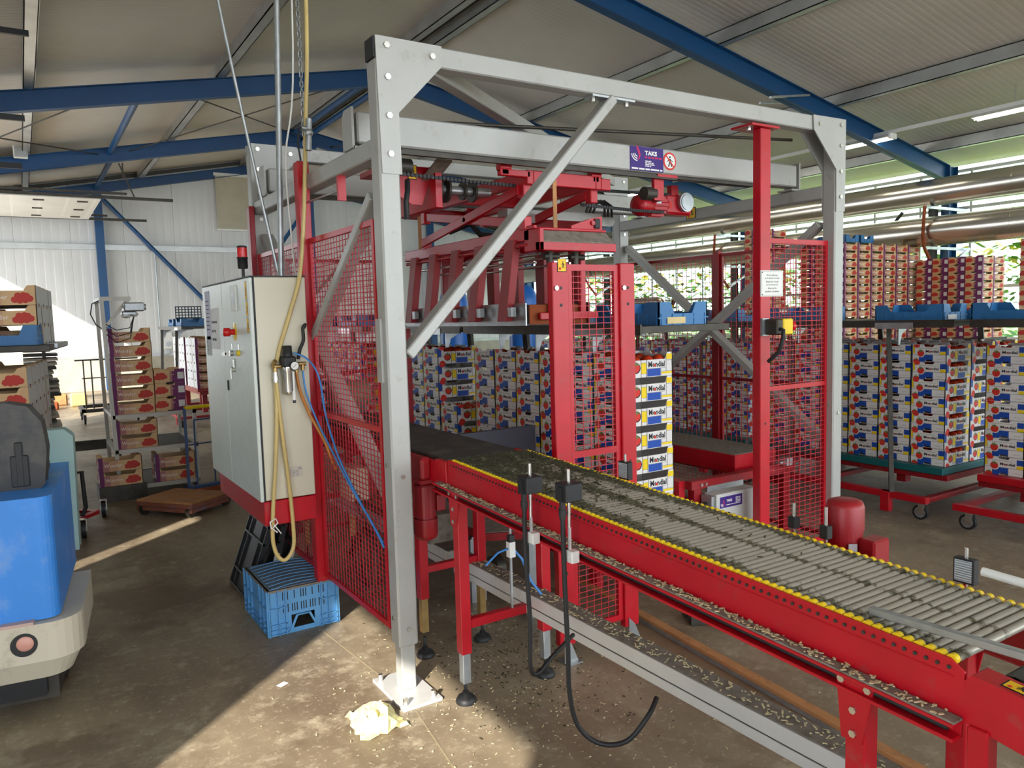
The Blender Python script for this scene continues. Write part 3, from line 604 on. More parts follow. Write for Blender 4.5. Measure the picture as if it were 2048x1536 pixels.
def post(t, x0, x1, y0, y1, z0, z1, holes=(), mm='red', cap=True):
    m = MB(); m.box(x0, x1, y0, y1, z0, z1); p = m.build('fence_post', M[mm], t, bevel=0.004)
    for z in holes: m = MB(); m.cyl(((x0 + x1) / 2, y0 + 0.001, z), ((x0 + x1) / 2, y0 - 0.001, z), 0.008, n=10); m.build('bolt_hole', M['black'], p)
    return p
t = thing('mesh_fence', 'red wire fence on the left of the gantry, behind the beige control cabinet', 'fence', (1.32, 4.2, 0))
post(t, 1.295, 1.36, 4.112, 4.18, 0.25, 2.545)
bolts(t, [(1.36, 4.14, 2.02)], (1, 0, 0)); bolts(t, [(1.295, 4.112, 0.9)], (0, -1, 0), 0.009)
panel(t, (1.345, 3.212), (0, 1, 0), 0.9, 0.28, 2.138, 0.042, 0.0262, (1.2,), 0.026)
panel(t, (1.345, 4.18), (0, 1, 0), 0.98, 0.28, 2.138, 0.042, 0.0262, (1.2,), 0.026)
post(t, 1.3, 1.335, 5.17, 5.24, 0.2, 2.45, mm='darkred'); 
t = thing('mesh_fence', 'red wire fence at the back of the gantry, in front of the tomato boxes', 'fence', (2.0, 5.36, 0))
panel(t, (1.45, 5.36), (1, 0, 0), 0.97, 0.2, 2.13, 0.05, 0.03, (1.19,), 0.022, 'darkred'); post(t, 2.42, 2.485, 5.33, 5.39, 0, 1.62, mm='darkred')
t = thing('mesh_screen', 'narrow red mesh screen between two posts beside the roller conveyor', 'fence', (2.34, 2.95, 0))
for xa in (2.095, 2.505):
    p = post(t, xa, xa + 0.092, 2.93, 2.972, 0.09, 1.94, (1.82, 1.74, 0.95, 0.45, 0.3))
    m = MB(); m.prism([(xa + 0.02, 0.0), (xa + 0.1, 0.0), (xa + 0.1, 0.008), (xa + 0.06, 0.1), (xa + 0.02, 0.14)], (0, 2.925, 0), (1, 0, 0), (0, 0, 1), (0, 0.006, 0)); m.box(xa + 0.02, xa + 0.11, 2.9, 2.99, 0, 0.007); m.build('foot_bracket', M['galv'], t)
    bolts(p, [(xa + 0.018, 2.93, 1.82)], (0, -1, 0), 0.012)
panel(t, (2.187, 2.955), (1, 0, 0), 0.318, 0.13, 1.932, 0.046, 0.0285, (1.02,), 0.03)
warn(t, (2.122, 2.928, 1.895), (1, 0, 0), (0, 0, 1), 0.052, 0.062)
t = thing('mesh_fence', 'red post and wire fence panel right of the gantry, carrying notice and stop button', 'fence', (4.1, 3.15, 0))
post(t, 3.742, 3.832, 3.105, 3.165, 0, 2.757, (1.0, 1.85))
m = MB(); m.box(3.64, 3.88, 3.08, 3.24, 2.757, 2.77); f_ = m.build('top_flange', M['red'], t); bolts(f_, [(3.68, 3.14, 2.757), (3.855, 3.2, 2.757)], (0, 0, -1), 0.014, 0.016)
panel(t, (3.835, 3.17), (1, 0, 0), 0.63, 0.14, 2.125, 0.056, 0.0305, (1.2,), 0.028)
t = thing('mesh_fence', 'red wire fence on the far right side of the gantry, with a middle post', 'fence', (4.6, 4.2, 0))
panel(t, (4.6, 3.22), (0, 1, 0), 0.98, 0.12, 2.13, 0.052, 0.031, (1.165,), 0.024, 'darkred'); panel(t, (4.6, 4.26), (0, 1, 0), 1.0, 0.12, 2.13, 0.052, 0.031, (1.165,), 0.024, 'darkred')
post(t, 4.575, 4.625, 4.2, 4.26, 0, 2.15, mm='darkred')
# notice and emergency stop hanging on the red post
t = thing('notice_sign', 'white printed notice screwed to the red fence post', 'sign', (3.83, 3.09, 1.77))
m = MB(); m.box(3.735, 3.935, 3.096, 3.103, 1.77, 1.925); o, u, v = (3.735, 3.096, 1.77), (1, 0, 0), (0, 0, 1)
for a, b, c, d in ((.006, .194, .148, .1492), (.006, .194, .006, .0072), (.006, .0072, .006, .149), (.1928, .194, .006, .149)): m.rect(o, u, v, a, b, c, d, 1, 0.0006)
for i, s_ in enumerate(('Het is verboden', 'zich tijdens bedrijf', 'binnen het bereik', 'van de bewegende', 'delen van de', 'machine te bevinden')):
    wd = len(s_) * 0.0066; m.text(s_, o, u, v, 0.1 - wd / 2, 0.122 - i * 0.0195, wd, 0.0115, 1, 0.0008, 0.0, 1)
for x in (0.012,):
    for z in (0.012, 0.143): m.disc(o, u, v, x, z, 0.004, 1, 0.001)
m.build('plate', [M['white'], M['ink']], t)
t = thing('emergency_stop', 'yellow emergency stop box with red button on the red post', 'stop button', (3.86, 3.08, 1.58))
tp(t, 'bracket', lambda m: m.box(3.74, 3.8, 3.09, 3.104, 1.535, 1.64), 'galv')
tp(t, 'back_half', lambda m: m.box(3.765, 3.82, 3.0, 3.09, 1.54, 1.635), 'dksteel', 0.008)
tp(t, 'box', lambda m: m.box(3.82, 3.91, 3.0, 3.09, 1.54, 1.635), 'yellow', 0.006)
tp(t, 'button', lambda m: (m.cyl((3.91, 3.045, 1.588), (3.935, 3.045, 1.588), 0.016, n=14), m.lathe([(0.02, 0), (0.03, 0.006), (0.03, 0.024), (0.024, 0.034), (0.004, 0.036)], (3.935, 3.045, 1.588), (1, 0, 0), 0, 18)), 'redlens')
tp(t, 'cable', lambda m: (m.tube([(3.79, 3.0, 1.575), (3.785, 2.975, 1.57), (3.785, 2.975, 1.52), (3.775, 3.0, 1.44), (3.77, 3.07, 1.38)], 0.012, 0, 8)), 'black')
# ---------------------------------------------------------------- control cabinet on the left fence
CB = thing('control_cabinet', 'beige steel control cabinet with grey door on a red base', 'cabinet', (1.15, 4.65, 0.62))
def cp(name, f, mm, bev=0, par=None, label=None):
    m = MB(); f(m); return m.build(name, M[mm] if isinstance(mm, str) else mm, par or CB, label, bevel=bev)
cp('body', lambda m: m.box(1.022, 1.29, 4.06, 5.255, 0.762, 1.932), 'beige', 0.004)
cp('top_edge', lambda m: m.box(1.0, 1.292, 4.056, 5.258, 1.932, 1.938), 'black')
D1 = cp('door', lambda m: m.box(0.998, 1.018, 4.064, 4.7, 0.757, 1.93), 'greygreen', 0.004)
D2 = cp('door', lambda m: m.box(0.998, 1.018, 4.706, 5.253, 0.757, 1.93), 'greygreen', 0.004)
cp('door_gap', lambda m: m.box(1.018, 1.024, 4.058, 5.256, 0.76, 1.931), 'black')
cp('plinth', lambda m: m.box(1.012, 1.292, 4.058, 5.13, 0.628, 0.757), 'red', 0.003)
m = MB(); logo(m, (1.0118, 5.03, 0.67), (0, -1, 0), (0, 0, 1), 0.055, 0, 0, 0.0006); greek(m, (1.0118, 4.96, 0.675), (0, -1, 0), (0, 0, 1), 0, 0.02, 0.1, 0.012, 0, 0.0006, 4); m.build('plinth_mark', flat('faded_mark', srgb(190, 60, 70)), CB)
X_ = 0.998
o = (X_, 4.44, 1.755); u, v = (0, -1, 0), (0, 0, 1)
cp('display', lambda m: (m.box(0.99, 0.998, 4.33, 4.455, 1.765, 1.905),), 'white', 0.002, D1)
cp('display_screen', lambda m: m.box(0.9885, 0.99, 4.36, 4.425, 1.79, 1.86), 'galv', 0, D1)
for z0, h in ((1.815, 0.1), (1.73, 0.082), (1.645, 0.08)): warn(D1, (X_, 4.145 if z0 < 1.8 else 4.15, z0), u, v, 0.044, h)
tp(D1, 'stop_button', lambda m: (m.cyl((0.998, 4.42, 1.65), (0.97, 4.42, 1.65), 0.016, n=14), m.lathe([(0.02, 0), (0.024, 0.004), (0.024, 0.03), (0.018, 0.036), (0.003, 0.037)], (0.972, 4.42, 1.65), (-1, 0, 0), 0, 18)), 'redlens')
cp('button_collar', lambda m: m.cyl((0.998, 4.42, 1.65), (0.996, 4.42, 1.65), 0.05, n=20), 'yellow', 0, D1)
cp('key_switch', lambda m: (m.cyl((0.998, 4.5, 1.53), (0.98, 4.5, 1.53), 0.016, n=14), m.box(0.955, 0.98, 4.498, 4.502, 1.522, 1.536), m.cyl((0.95, 4.498, 1.529), (0.95, 4.502, 1.529), 0.013, n=12)), 'steel', 0, D1)
cp('yellow_button', lambda m: m.cyl((0.998, 4.345, 1.535), (0.984, 4.345, 1.535), 0.015, n=14), 'yellow', 0, D1)
for y, z in ((4.42, 1.685), (4.5, 1.565), (4.345, 1.565)): cp('legend_tag', lambda m: m.box(0.994, 0.998, y - 0.008, y + 0.008, z - 0.012, z + 0.018), 'steel', 0, D1)
cp('rotary_handle', lambda m: (m.box(0.988, 0.998, 4.455, 4.475, 1.44, 1.5), m.cyl((0.975, 4.465, 1.44), (0.998, 4.465, 1.44), 0.014, n=12), m.box(0.972, 0.98, 4.458, 4.478, 1.385, 1.44)), 'steel', 0.003, D1)
cp('door_lock', lambda m: m.box(0.99, 0.998, 4.64, 4.655, 1.31, 1.37), 'black', 0.003, D1)
def paper(name, y0, y1, z0, z1, lines, mm):
    m = MB(); m.box(0.9955, 0.998, y0, y1, z0, z1); n = len(lines)
    for i, (zz, ww, hh) in enumerate(lines): greek(m, (0.9955, y1, z0), u, v, 0.015, zz, ww, hh, 1, 0.0005, i + 3, 0.3)
    m.build(name, [mm, M['ink']], D2)
paper('clear_sleeve', 4.81, 5.02, 1.545, 1.79, [(0.155, 0.15, 0.014), (0.1, 0.11, 0.016), (0.05, 0.12, 0.014)], M['card'])
paper('paper_sheet', 5.04, 5.17, 1.6, 1.9, [(0.06 + 0.025 * i, 0.09, 0.006) for i in range(8)], flat('mauve_paper', srgb(196, 194, 214)))
paper('paper_sheet', 5.06, 5.19, 1.5, 1.62, [(0.03 + 0.025 * i, 0.03, 0.006) for i in range(3)], flat('grey_paper', srgb(186, 188, 190)))
m = MB(); m.box(1.125, 1.225, 4.057, 4.06, 0.868, 0.928); o2 = (1.125, 4.057, 0.868)
m.text('CE', o2, (1, 0, 0), (0, 0, 1), 0.075, 0.042, 0.02, 0.011, 1, 0.0006, 0)
for i in range(4): greek(m, o2, (1, 0, 0), (0, 0, 1), 0.012, 0.012 + 0.009 * i, 0.025, 0.005, 2, 0.0006, i, .4); greek(m, o2, (1, 0, 0), (0, 0, 1), 0.045, 0.01 + 0.008 * i, 0.035, 0.004, 2, 0.0006, i + 8, .4)
m.rect(o2, (1, 0, 0), (0, 0, 1), 0.008, 0.024, 0.045, 0.05, 1, 0.0006)
m.build('rating_plate', [flat('plate_silver', srgb(206, 200, 190)), M['ink'], flat('plate_print', srgb(160, 155, 150))], CB)
bc = cp('beacon', lambda m: (m.cyl((1.0 + .02, 4.25, 1.938), (1.02, 4.25, 1.985), 0.008, n=10), m.lathe([(0.022, 0), (0.026, 0.005), (0.026, 0.055), (0.03, 0.056), (0.03, 0.06)], (1.02, 4.25, 1.985), (0, 0, 1), 0, 20), m.lathe([(0.026, 0), (0.026, 0.006), (0.018, 0.01), (0.003, 0.011)], (1.02, 4.25, 2.096), (0, 0, 1), 0, 20)), 'black')
cp('beacon_lens', lambda m: m.lathe([(0.0255, 0), (0.0265, 0.008), (0.0255, 0.016), (0.0265, 0.024), (0.0255, 0.05)], (1.02, 4.25, 2.045), (0, 0, 1), 0, 24), 'redlens', 0, bc, 'red signal lens')
# ---------------------------------------------------------------- air filter unit, hoses
t = thing('air_filter_regulator', 'compressed air filter with gauge on the cabinet side', 'air filter', (1.17, 4.03, 1.28))
tp(t, 'bowl', lambda m: m.lathe([(0.012, 0), (0.026, 0.006), (0.028, 0.02), (0.03, 0.12), (0.034, 0.13), (0.034, 0.15)], (1.165, 4.02, 1.315), (0, 0, 1), 0, 20), 'steel')
tp(t, 'head', lambda m: m.box(1.13, 1.2, 3.985, 4.055, 1.462, 1.52), 'black', 0.008)
tp(t, 'knob', lambda m: m.lathe([(0.026, 0), (0.026, 0.02), (0.024, 0.022), (0.024, 0.05), (0.02, 0.054)], (1.165, 4.02, 1.52), (0, 0, 1), 0, 18), 'black')
tp(t, 'gauge', lambda m: m.cyl((1.185, 3.985, 1.47), (1.185, 3.968, 1.47), 0.024, n=22), 'black')
m = MB(); m.disc((1.185, 3.9675, 1.47), (1, 0, 0), (0, 0, 1), 0, 0, 0.02, 0, 0, 22); m.rect((1.185, 3.9675, 1.47), (0.7, 0, 0.7), (-0.7, 0, 0.7), -0.012, 0.012, -0.001, 0.001, 1, 0.0004); m.build('gauge_face', [M['white'], M['ink']], t)
tp(t, 'sight_tube', lambda m: (m.cyl((1.18, 3.985, 1.335), (1.18, 3.985, 1.44), 0.006, n=10), m.cyl((1.18, 3.99, 1.29), (1.18, 3.99, 1.335), 0.009, n=10)), 'white')
tp(t, 'drain_cap', lambda m: m.cyl((1.18, 3.99, 1.275), (1.18, 3.99, 1.292), 0.008, n=10), 'black')
tp(t, 'left_fitting', lambda m: (m.cyl((1.085, 4.03, 1.468), (1.13, 4.03, 1.468), 0.012, n=10), m.cyl((1.1, 4.03, 1.44), (1.1, 4.03, 1.468), 0.011, n=10), m.cyl((1.085, 4.02, 1.475), (1.095, 4.0, 1.5), 0.011, n=10)), 'brass')
tp(t, 'coupling', lambda m: (m.cyl((1.1, 4.03, 1.375), (1.1, 4.03, 1.44), 0.012, n=12), m.cyl((1.1, 4.03, 1.395), (1.1, 4.03, 1.42), 0.016, n=12)), 'steel')
tp(t, 'right_fitting', lambda m: (m.cyl((1.2, 4.03, 1.475), (1.262, 4.03, 1.475), 0.011, n=10), m.cyl((1.21, 4.03, 1.43), (1.21, 4.03, 1.475), 0.012, n=10), m.cyl((1.245, 4.03, 1.44), (1.245, 4.03, 1.475), 0.01, n=10)), 'brass')
def hose(name, pts, r, mm, lab, cat='hose', sub=6):
    P_ = [Vector(p) for p in pts]; out = []
    for i in range(len(P_) - 1):
        p0, p1, p2, p3 = P_[max(i - 1, 0)], P_[i], P_[i + 1], P_[min(i + 2, len(P_) - 1)]
        for k in range(sub):
            q = k / sub; out.append(0.5 * ((2 * p1) + (p2 - p0) * q + (2 * p0 - 5 * p1 + 4 * p2 - p3) * q * q + (3 * p1 - p0 - 3 * p2 + p3) * q ** 3))
    out.append(P_[-1]); m = MB(); m.tube(out, r, 0, 8); return tag(m.build(name, M[mm], loc=tuple(pts[-1])), lab, cat)
hose('air_hose', [(1.37, 4.02, 4.6), (1.36, 4.03, 3.3), (1.325, 4.03, 2.7), (1.3, 4.04, 2.3), (1.26, 4.04, 1.95), (1.2, 4.045, 1.75), (1.14, 4.045, 1.58), (1.115, 4.045, 1.49)], 0.011, 'hose', 'yellowish air hose hanging from the roof to the filter on the cabinet')
hose('air_hose', [(1.1, 4.03, 1.385), (1.095, 4.03, 1.2), (1.075, 4.03, 0.95), (1.05, 4.03, 0.72), (1.04, 4.03, 0.56), (1.06, 4.03, 0.47), (1.1, 4.03, 0.44), (1.145, 4.03, 0.5), (1.15, 4.03, 0.62), (1.14, 4.03, 0.85), (1.12, 4.028, 1.1), (1.1, 4.022, 1.385)], 0.011, 'hose', 'yellowish hose hanging in a long loop below the cabinet')
t = thing('hose_hook', 'white plastic cable tie hooked on the hose at the red cabinet base', 'hook', (1.05, 4.02, 0.62))
tp(t, 'loop', lambda m: m.tube([(1.03, 4.01, 0.625), (1.025, 4.01, 0.66), (1.055, 4.01, 0.675), (1.065, 4.01, 0.65), (1.035, 4.01, 0.625), (1.06, 4.01, 0.6)], 0.004, 0, 6), 'white')
tp(t, 'tail', lambda m: m.tube([(1.045, 4.01, 0.645), (1.06, 4.01, 0.62), (1.08, 4.01, 0.59)], 0.0035, 0, 6), 'white')
hose('air_tube', [(1.19, 4.0, 1.535), (1.26, 3.99, 1.5), (1.32, 4.0, 1.4), (1.315, 3.9, 1.2), (1.315, 3.75, 1.02), (1.32, 3.6, 0.9), (1.325, 3.45, 0.8), (1.33, 3.24, 0.68)], 0.005, 'bluehose', 'blue air tube arching from the filter gauge across the mesh')
hose('air_tube', [(1.245, 4.03, 1.44), (1.255, 4.02, 1.32), (1.3, 3.98, 1.15), (1.318, 3.8, 1.0), (1.32, 3.6, 0.88), (1.328, 3.35, 0.74), (1.33, 3.23, 0.66)], 0.005, 'bluehose', 'blue air tube running straight down from the brass fitting')
hose('air_tube', [(1.21, 4.03, 1.43), (1.22, 4.02, 1.34), (1.26, 4.02, 1.22), (1.3, 3.99, 1.12), (1.325, 3.96, 1.05), (1.37, 3.95, 0.9)], 0.008, 'orange', 'orange brown hose curving down from the brass fitting')
hose('power_cable', [(1.27, 4.055, 1.665), (1.27, 4.03, 1.68), (1.255, 4.025, 1.66), (1.255, 4.025, 1.6), (1.235, 4.03, 1.55), (1.225, 4.035, 1.5)], 0.009, 'black', 'short black cable with plug curling out of the cabinet side', 'cable')
t = thing('conduit_pipe', 'thick grey conduit pipe dropping vertically from the roof behind the cabinet', 'pipe', (1.25, 4.3, 1.94))
tp(t, 'pipe', lambda m: m.cyl((1.235, 4.3, 1.94), (1.36, 4.3, 5.4), 0.016, n=10), 'galv')
hose('conduit_pipe', [(0.72, 4.32, 5.2), (1.0, 4.32, 3.3), (1.23, 4.32, 1.94)], 0.009, 'galv', 'thin grey conduit slanting across in front of the blue beams', 'pipe')
hose('white_cable', [(1.4, 4.3, 5.4), (1.36, 4.28, 3.2), (1.29, 4.28, 2.6), (1.29, 4.26, 2.2), (1.3, 4.25, 1.95)], 0.005, 'white', 'thin white cable beside the thick grey conduit', 'cable')
t = thing('hanging_chain', 'thin steel chain hanging beside the yellowish hose from the roof', 'chain', (1.37, 4.2, 2.62))
m = MB()
for i in range(100):
    z = 2.62 + i * 0.026; r_ = 0.008
    if i % 2: m.tube([(1.37 - r_, 4.2, z), (1.37 - r_, 4.2, z + 0.026), (1.37, 4.2, z + 0.034), (1.37 + r_, 4.2, z + 0.026), (1.37 + r_, 4.2, z), (1.37, 4.2, z - 0.008), (1.37 - r_, 4.2, z)], 0.0028, 0, 5)
    else: m.tube([(1.37, 4.2 - r_, z), (1.37, 4.2 - r_, z + 0.026), (1.37, 4.2, z + 0.034), (1.37, 4.2 + r_, z + 0.026), (1.37, 4.2 + r_, z), (1.37, 4.2, z - 0.008), (1.37, 4.2 - r_, z)], 0.0028, 0, 5)
m.build('links', M['galv'], t)
t = thing('ball_valve', 'steel ball valve on the hanging hose above the red fence post', 'valve', (1.33, 4.02, 2.6))
tp(t, 'valve_body', lambda m: (m.cyl((1.325, 4.0, 2.58), (1.335, 4.0, 2.74), 0.016, n=12), m.sphere((1.33, 4.0, 2.67), 0.024), m.cyl((1.29, 4.0, 2.69), (1.33, 4.0, 2.69), 0.012, n=10)), 'galv')
tp(t, 'lever', lambda m: m.tube([(1.29, 3.99, 2.69), (1.27, 3.98, 2.67), (1.265, 3.98, 2.6), (1.275, 3.98, 2.52)], 0.005, 0, 6), 'black')
# red knock-off rod stop under the side beam
t = thing('stop_flag', 'small red stop plate on a rod under the left grey side beam', 'bracket', (1.38, 3.72, 2.3))
tp(t, 'rod', lambda m: m.cyl((1.34, 4.1, 2.33), (1.36, 3.68, 2.33), 0.006, n=8), 'galv')
tp(t, 'plate', lambda m: m.box(1.35, 1.39, 3.66, 3.68, 2.28, 2.4), 'red')
# ---------------------------------------------------------------- roller conveyor
def zt(y): return 0.9487 + 0.0417 * y
RC = thing('roller_conveyor', 'long red roller conveyor with yellow ended rollers and plant dirt', 'conveyor', (1.75, 1.9, 0))
def rp(name, f, mm, bev=0, par=None, label=None, kind=None):
    m = MB(); f(m); return m.build(name, M[mm] if isinstance(mm, str) else mm, par or RC, label, kind, bevel=bev)
ya, yb = 0.776, 2.985
for x in (1.546, 1.952):
    def f(m):
        m.prism([(ya, zt(ya) - 0.118), (yb, zt(yb) - 0.112), (yb, zt(yb) + 0.0), (ya + 0.03, zt(ya)), (ya, zt(ya) - 0.02)], (x, 0, 0), (0, 1, 0), (0, 0, 1), (0.006, 0, 0))
        m.beam((x + (-0.001 if x < 1.7 else 0.007), ya + 0.02, zt(ya) - 0.035), (x + (-0.001 if x < 1.7 else 0.007), yb - 0.04, zt(yb) - 0.035), 0.002, 0.004)
    sp_ = rp('side_plate', f, 'red', 0.0015)
    s = -1 if x < 1.7 else 1; xx = x if x < 1.7 else x + 0.006
    def f(m):
        for za, zb in ((-0.118, -0.124), (-0.148, -0.154)): m.beam((xx + s * 0.02, ya, zt(ya) + (za + zb) / 2), (xx + s * 0.02, 3.07, zt(3.07) + (za + zb) / 2 + 0.004), 0.04, 0.008)
        m.beam((xx + s * 0.004, ya, zt(ya) - 0.136), (xx + s * 0.004, 3.07, zt(3.07) - 0.132), 0.006, 0.03)
    rp('side_channel', f, 'red', 0.001)
    if s < 0:
        rp('drive_shaft', lambda m: m.cyl((xx - 0.02, ya + 0.02, zt(ya) - 0.136), (xx - 0.02, 3.05, zt(3.05) - 0.132), 0.007, n=8), 'black')
        rp('dust_strip', lambda m: m.beam((xx - 0.02, ya, zt(ya) - 0.1155), (xx - 0.02, 3.05, zt(3.05) - 0.1115), 0.032, 0.006), 'dust')
n = 92
m = MB(); m.cyl((1.562, 0, 0), (1.942, 0, 0), 0.0103, 0, 14); rm = m.mesh('roller', M['roller'])
m = MB(); m.cyl((-0.006, 0, 0), (0.008, 0, 0), 0.0113, 0, 12); cm_ = m.mesh('end_cap', M['yellow'])
m = MB(); m.cyl((0, 0, 0), (-0.004, 0, 0), 0.0045, 0, 6, sm=False); bm_ = m.mesh('axle_bolt', M['dksteel'])
ORGc = Vector(ORG[RC.name])
for i in range(n):
    y = ya + 0.03 + (yb - ya - 0.06) * i / (n - 1)
    r_ = bpy.data.objects.new('roller', rm); COL.objects.link(r_); r_.parent = RC; r_.location = Vector((0, y, zt(y) - 0.006)) - ORGc
    for x in (1.559, 1.944):
        c_ = bpy.data.objects.new('end_cap', cm_); COL.objects.link(c_); c_.parent = r_; c_.location = (x, 0, 0)
    c_ = bpy.data.objects.new('axle_bolt', bm_); COL.objects.link(c_); c_.parent = r_; c_.location = (1.546, 0, -0.013)
# legs
def foot(m, x, y): m.lathe([(0.045, 0), (0.047, 0.01), (0.036, 0.028), (0.016, 0.034), (0.014, 0.05), (0.008, 0.05), (0.008, 0.1)], (x, y, 0), (0, 0, 1), 0, 18)
for y in (2.895, 1.0):
    for x, s in ((1.548, 1), (1.978, -1)):
        z1 = zt(y) - 0.15
        lg = rp('leg', lambda m: m.box(x - 0.024, x + 0.026, y - 0.025, y + 0.025, 0.225, z1), 'red', 0.003)
        rp('inner_tube', lambda m: m.box(x - 0.018, x + 0.02, y - 0.019, y + 0.019, 0.09, 0.24), 'galv', 0.002, lg)
        rp('foot', lambda m: foot(m, x, y), 'black', 0, lg)
        xo = x - 0.03 if s > 0 else x + 0.024
        g = rp('gusset', lambda m: m.prism([(y - 0.05, z1 + 0.03), (y + 0.045, z1 + 0.034), (y + 0.03, z1 - 0.12), (y - 0.02, z1 - 0.12)], (xo, 0, 0), (0, 1, 0), (0, 0, 1), (0.006, 0, 0)), 'red', 0.001, lg)
        bolts(lg, [(xo, y + dy, z1 + dz) for dy, dz in ((-0.035, 0.015), (0.03, 0.018), (0.0, -0.045), (0.0, -0.1))], (-s, 0, 0), 0.009, 0.006)
    rp('cross_bar', lambda m: m.box(1.574, 1.954, y - 0.018, y + 0.018, 0.335, 0.375), 'red', 0.002)
# loose plant rubbish lying on the conveyor
def scatter(name, lab, n, place, mm, cat='debris', smin=0.004, smax=0.014, loc=(0, 0, 0)):
    m = MB(); r = random.Random(len(lab))
    for i in range(n):
        p = Vector(place(r)); a = r.uniform(0, PI); L = r.uniform(smin, smax); w_ = r.uniform(0.001, 0.0028)
        d = Vector((math.cos(a), math.sin(a), r.uniform(-.25, .35))) * (L / 2); m.beam(p - d, p + d, w_ * 2, w_)
    return tag(m.build(name, M[mm] if isinstance(mm, str) else mm, kind='stuff', loc=loc), lab, cat)
scatter('plant_debris', 'dark crumbs of dried plant on the far end of the rollers', 1500, lambda r: (lambda y: (r.uniform(1.57, 1.94), y, zt(y) + 0.007))(2.97 - abs(r.gauss(0, 0.45))), 'moss', smax=0.02, smin=0.006, loc=(1.75, 2.5, zt(2.5)))
scatter('plant_debris', 'pale dry bits lying along the red side ledge of the roller conveyor', 500, lambda r: (lambda y: (r.uniform(1.507, 1.543), y, zt(y) - 0.108))(r.uniform(0.8, 3.0)), 'debris', loc=(1.525, 2, zt(2) - .11))
# ---------------------------------------------------------------- belt conveyor inside the gantry
def zb_(y): return 1.062 + 0.004 * (y - 3.05)
t = thing('belt_conveyor', 'black belt conveyor with red sides under the red gripper', 'conveyor', (1.76, 4.3, 0))
def f(m):
    ys = [3.045, 5.65]; r = 0.032
    pts = [(3.045 + r - r * math.sin(a), zb_(3.05) - r + r * math.cos(a)) for a in [PI * k / 8 for k in range(9)]]
    pts2 = [(5.65 + r * math.sin(a), zb_(5.65) - r + r * math.cos(a)) for a in [PI * k / 8 for k in range(9)]]
    m.prism(pts + pts2[::-1], (1.575, 0, 0), (0, 1, 0), (0, 0, 1), (0.385, 0, 0))
tp(t, 'belt', f, 'belt')
for x in (1.552, 1.962):
    tp(t, 'side_frame', lambda m: (m.box(x - 0.006, x + 0.012, 3.1, 5.62, 0.95, 1.05), m.box(x - 0.012, x + 0.016, 2.995, 3.1, 0.965, 1.062)), 'red', 0.002)
tp(t, 'under_tray', lambda m: m.box(1.58, 1.95, 3.2, 5.6, 0.955, 0.965), 'dksteel')
for y, pts_ in ((3.42, (1.606, 1.94)), (5.3, (1.606, 1.94))):
    for x in pts_:
        lg = tp(t, 'leg', lambda m: m.box(x - 0.024, x + 0.024, y - 0.025, y + 0.025, 0.3, 0.955), 'red', 0.003)
        m = MB(); m.box(x - 0.017, x + 0.017, y - 0.018, y + 0.018, 0.13, 0.31); m.build('inner_tube', M['brass'], lg)
        m = MB(); foot(m, x, y); m.build('foot', M['black'], lg)
    tp(t, 'cross_bar', lambda m: m.box(1.63, 1.916, y - 0.018, y + 0.018, 0.43, 0.465), 'red', 0.002)
t = thing('gear_motor', 'dark red upright gear motor beside the front grey gantry post', 'motor', (1.56, 3.24, 0.64))
tp(t, 'gearbox', lambda m: (m.box(1.5, 1.552, 3.16, 3.3, 0.955, 1.06), m.box(1.505, 1.6, 3.19, 3.29, 0.92, 0.96)), 'darkred', 0.012)
def f(m):
    m.lathe([(0.046, 0), (0.046, 0.16)], (1.55, 3.24, 0.76), (0, 0, 1), 0, 24)
    for k in range(26):
        a = 2 * PI * k / 26; m.beam((1.55 + 0.048 * math.cos(a), 3.24 + 0.048 * math.sin(a), 0.765), (1.55 + 0.048 * math.cos(a), 3.24 + 0.048 * math.sin(a), 0.915), 0.004, 0.014, 0, (-math.sin(a), math.cos(a), 0))
tp(t, 'motor_body', f, 'darkred')
tp(t, 'fan_cover', lambda m: m.lathe([(0.03, 0), (0.05, 0.012), (0.056, 0.03), (0.056, 0.105)], (1.55, 3.24, 0.655), (0, 0, 1), 0, 24), 'darkred')
tp(t, 'terminal_box', lambda m: m.box(1.595, 1.64, 3.2, 3.28, 0.79, 0.87), 'darkred', 0.005)
# ---------------------------------------------------------------- aluminium floor duct, floor rail
for ya_, yb_, lab in ((0.3, 3.585, 'long white metal cable duct running under the roller conveyor'), (3.66, 5.6, 'shorter white metal cable duct continuing behind the gap, under the belt')):
    t = thing('cable_duct', lab, 'duct', (1.92, (ya_ + yb_) / 2, 0.375 if True else 0))
    tp(t, 'channel', lambda m: (m.box(1.872, 1.965, ya_, yb_, 0.378, 0.425), m.box(1.87, 1.876, ya_, yb_, 0.376, 0.43), m.box(1.868, 1.874, ya_, yb_, 0.336, 0.372) ), 'alu', 0.001)
    tp(t, 'skirt', lambda m: m.box(1.874, 1.88, ya_, yb_, 0.3355, 0.38), 'dksteel')
    tp(t, 'dust_cover', lambda m: m.box(1.878, 1.962, ya_ + 0.002, yb_ - 0.002, 0.425, 0.432), 'dust')
scatter('plant_debris', 'pale dry stalk bits lying on top of the white cable duct', 420, lambda r: (r.uniform(1.88, 1.96), r.uniform(0.9, 3.5), 0.435), 'debris', smin=0.005, smax=0.02, loc=(1.92, 2, .43))
t = thing('floor_rail', 'rusty steel rail lying on the floor behind the white cable duct', 'rail', (2.7, 2.4, 0))
tp(t, 'head', lambda m: m.beam((2.87, 3.95, 0.03), (2.5, 0.35, 0.03), 0.05, 0.02), M['wood'])
tp(t, 'web', lambda m: m.beam((2.852, 3.95, 0.012), (2.482, 0.35, 0.012), 0.03, 0.024), 'galv')
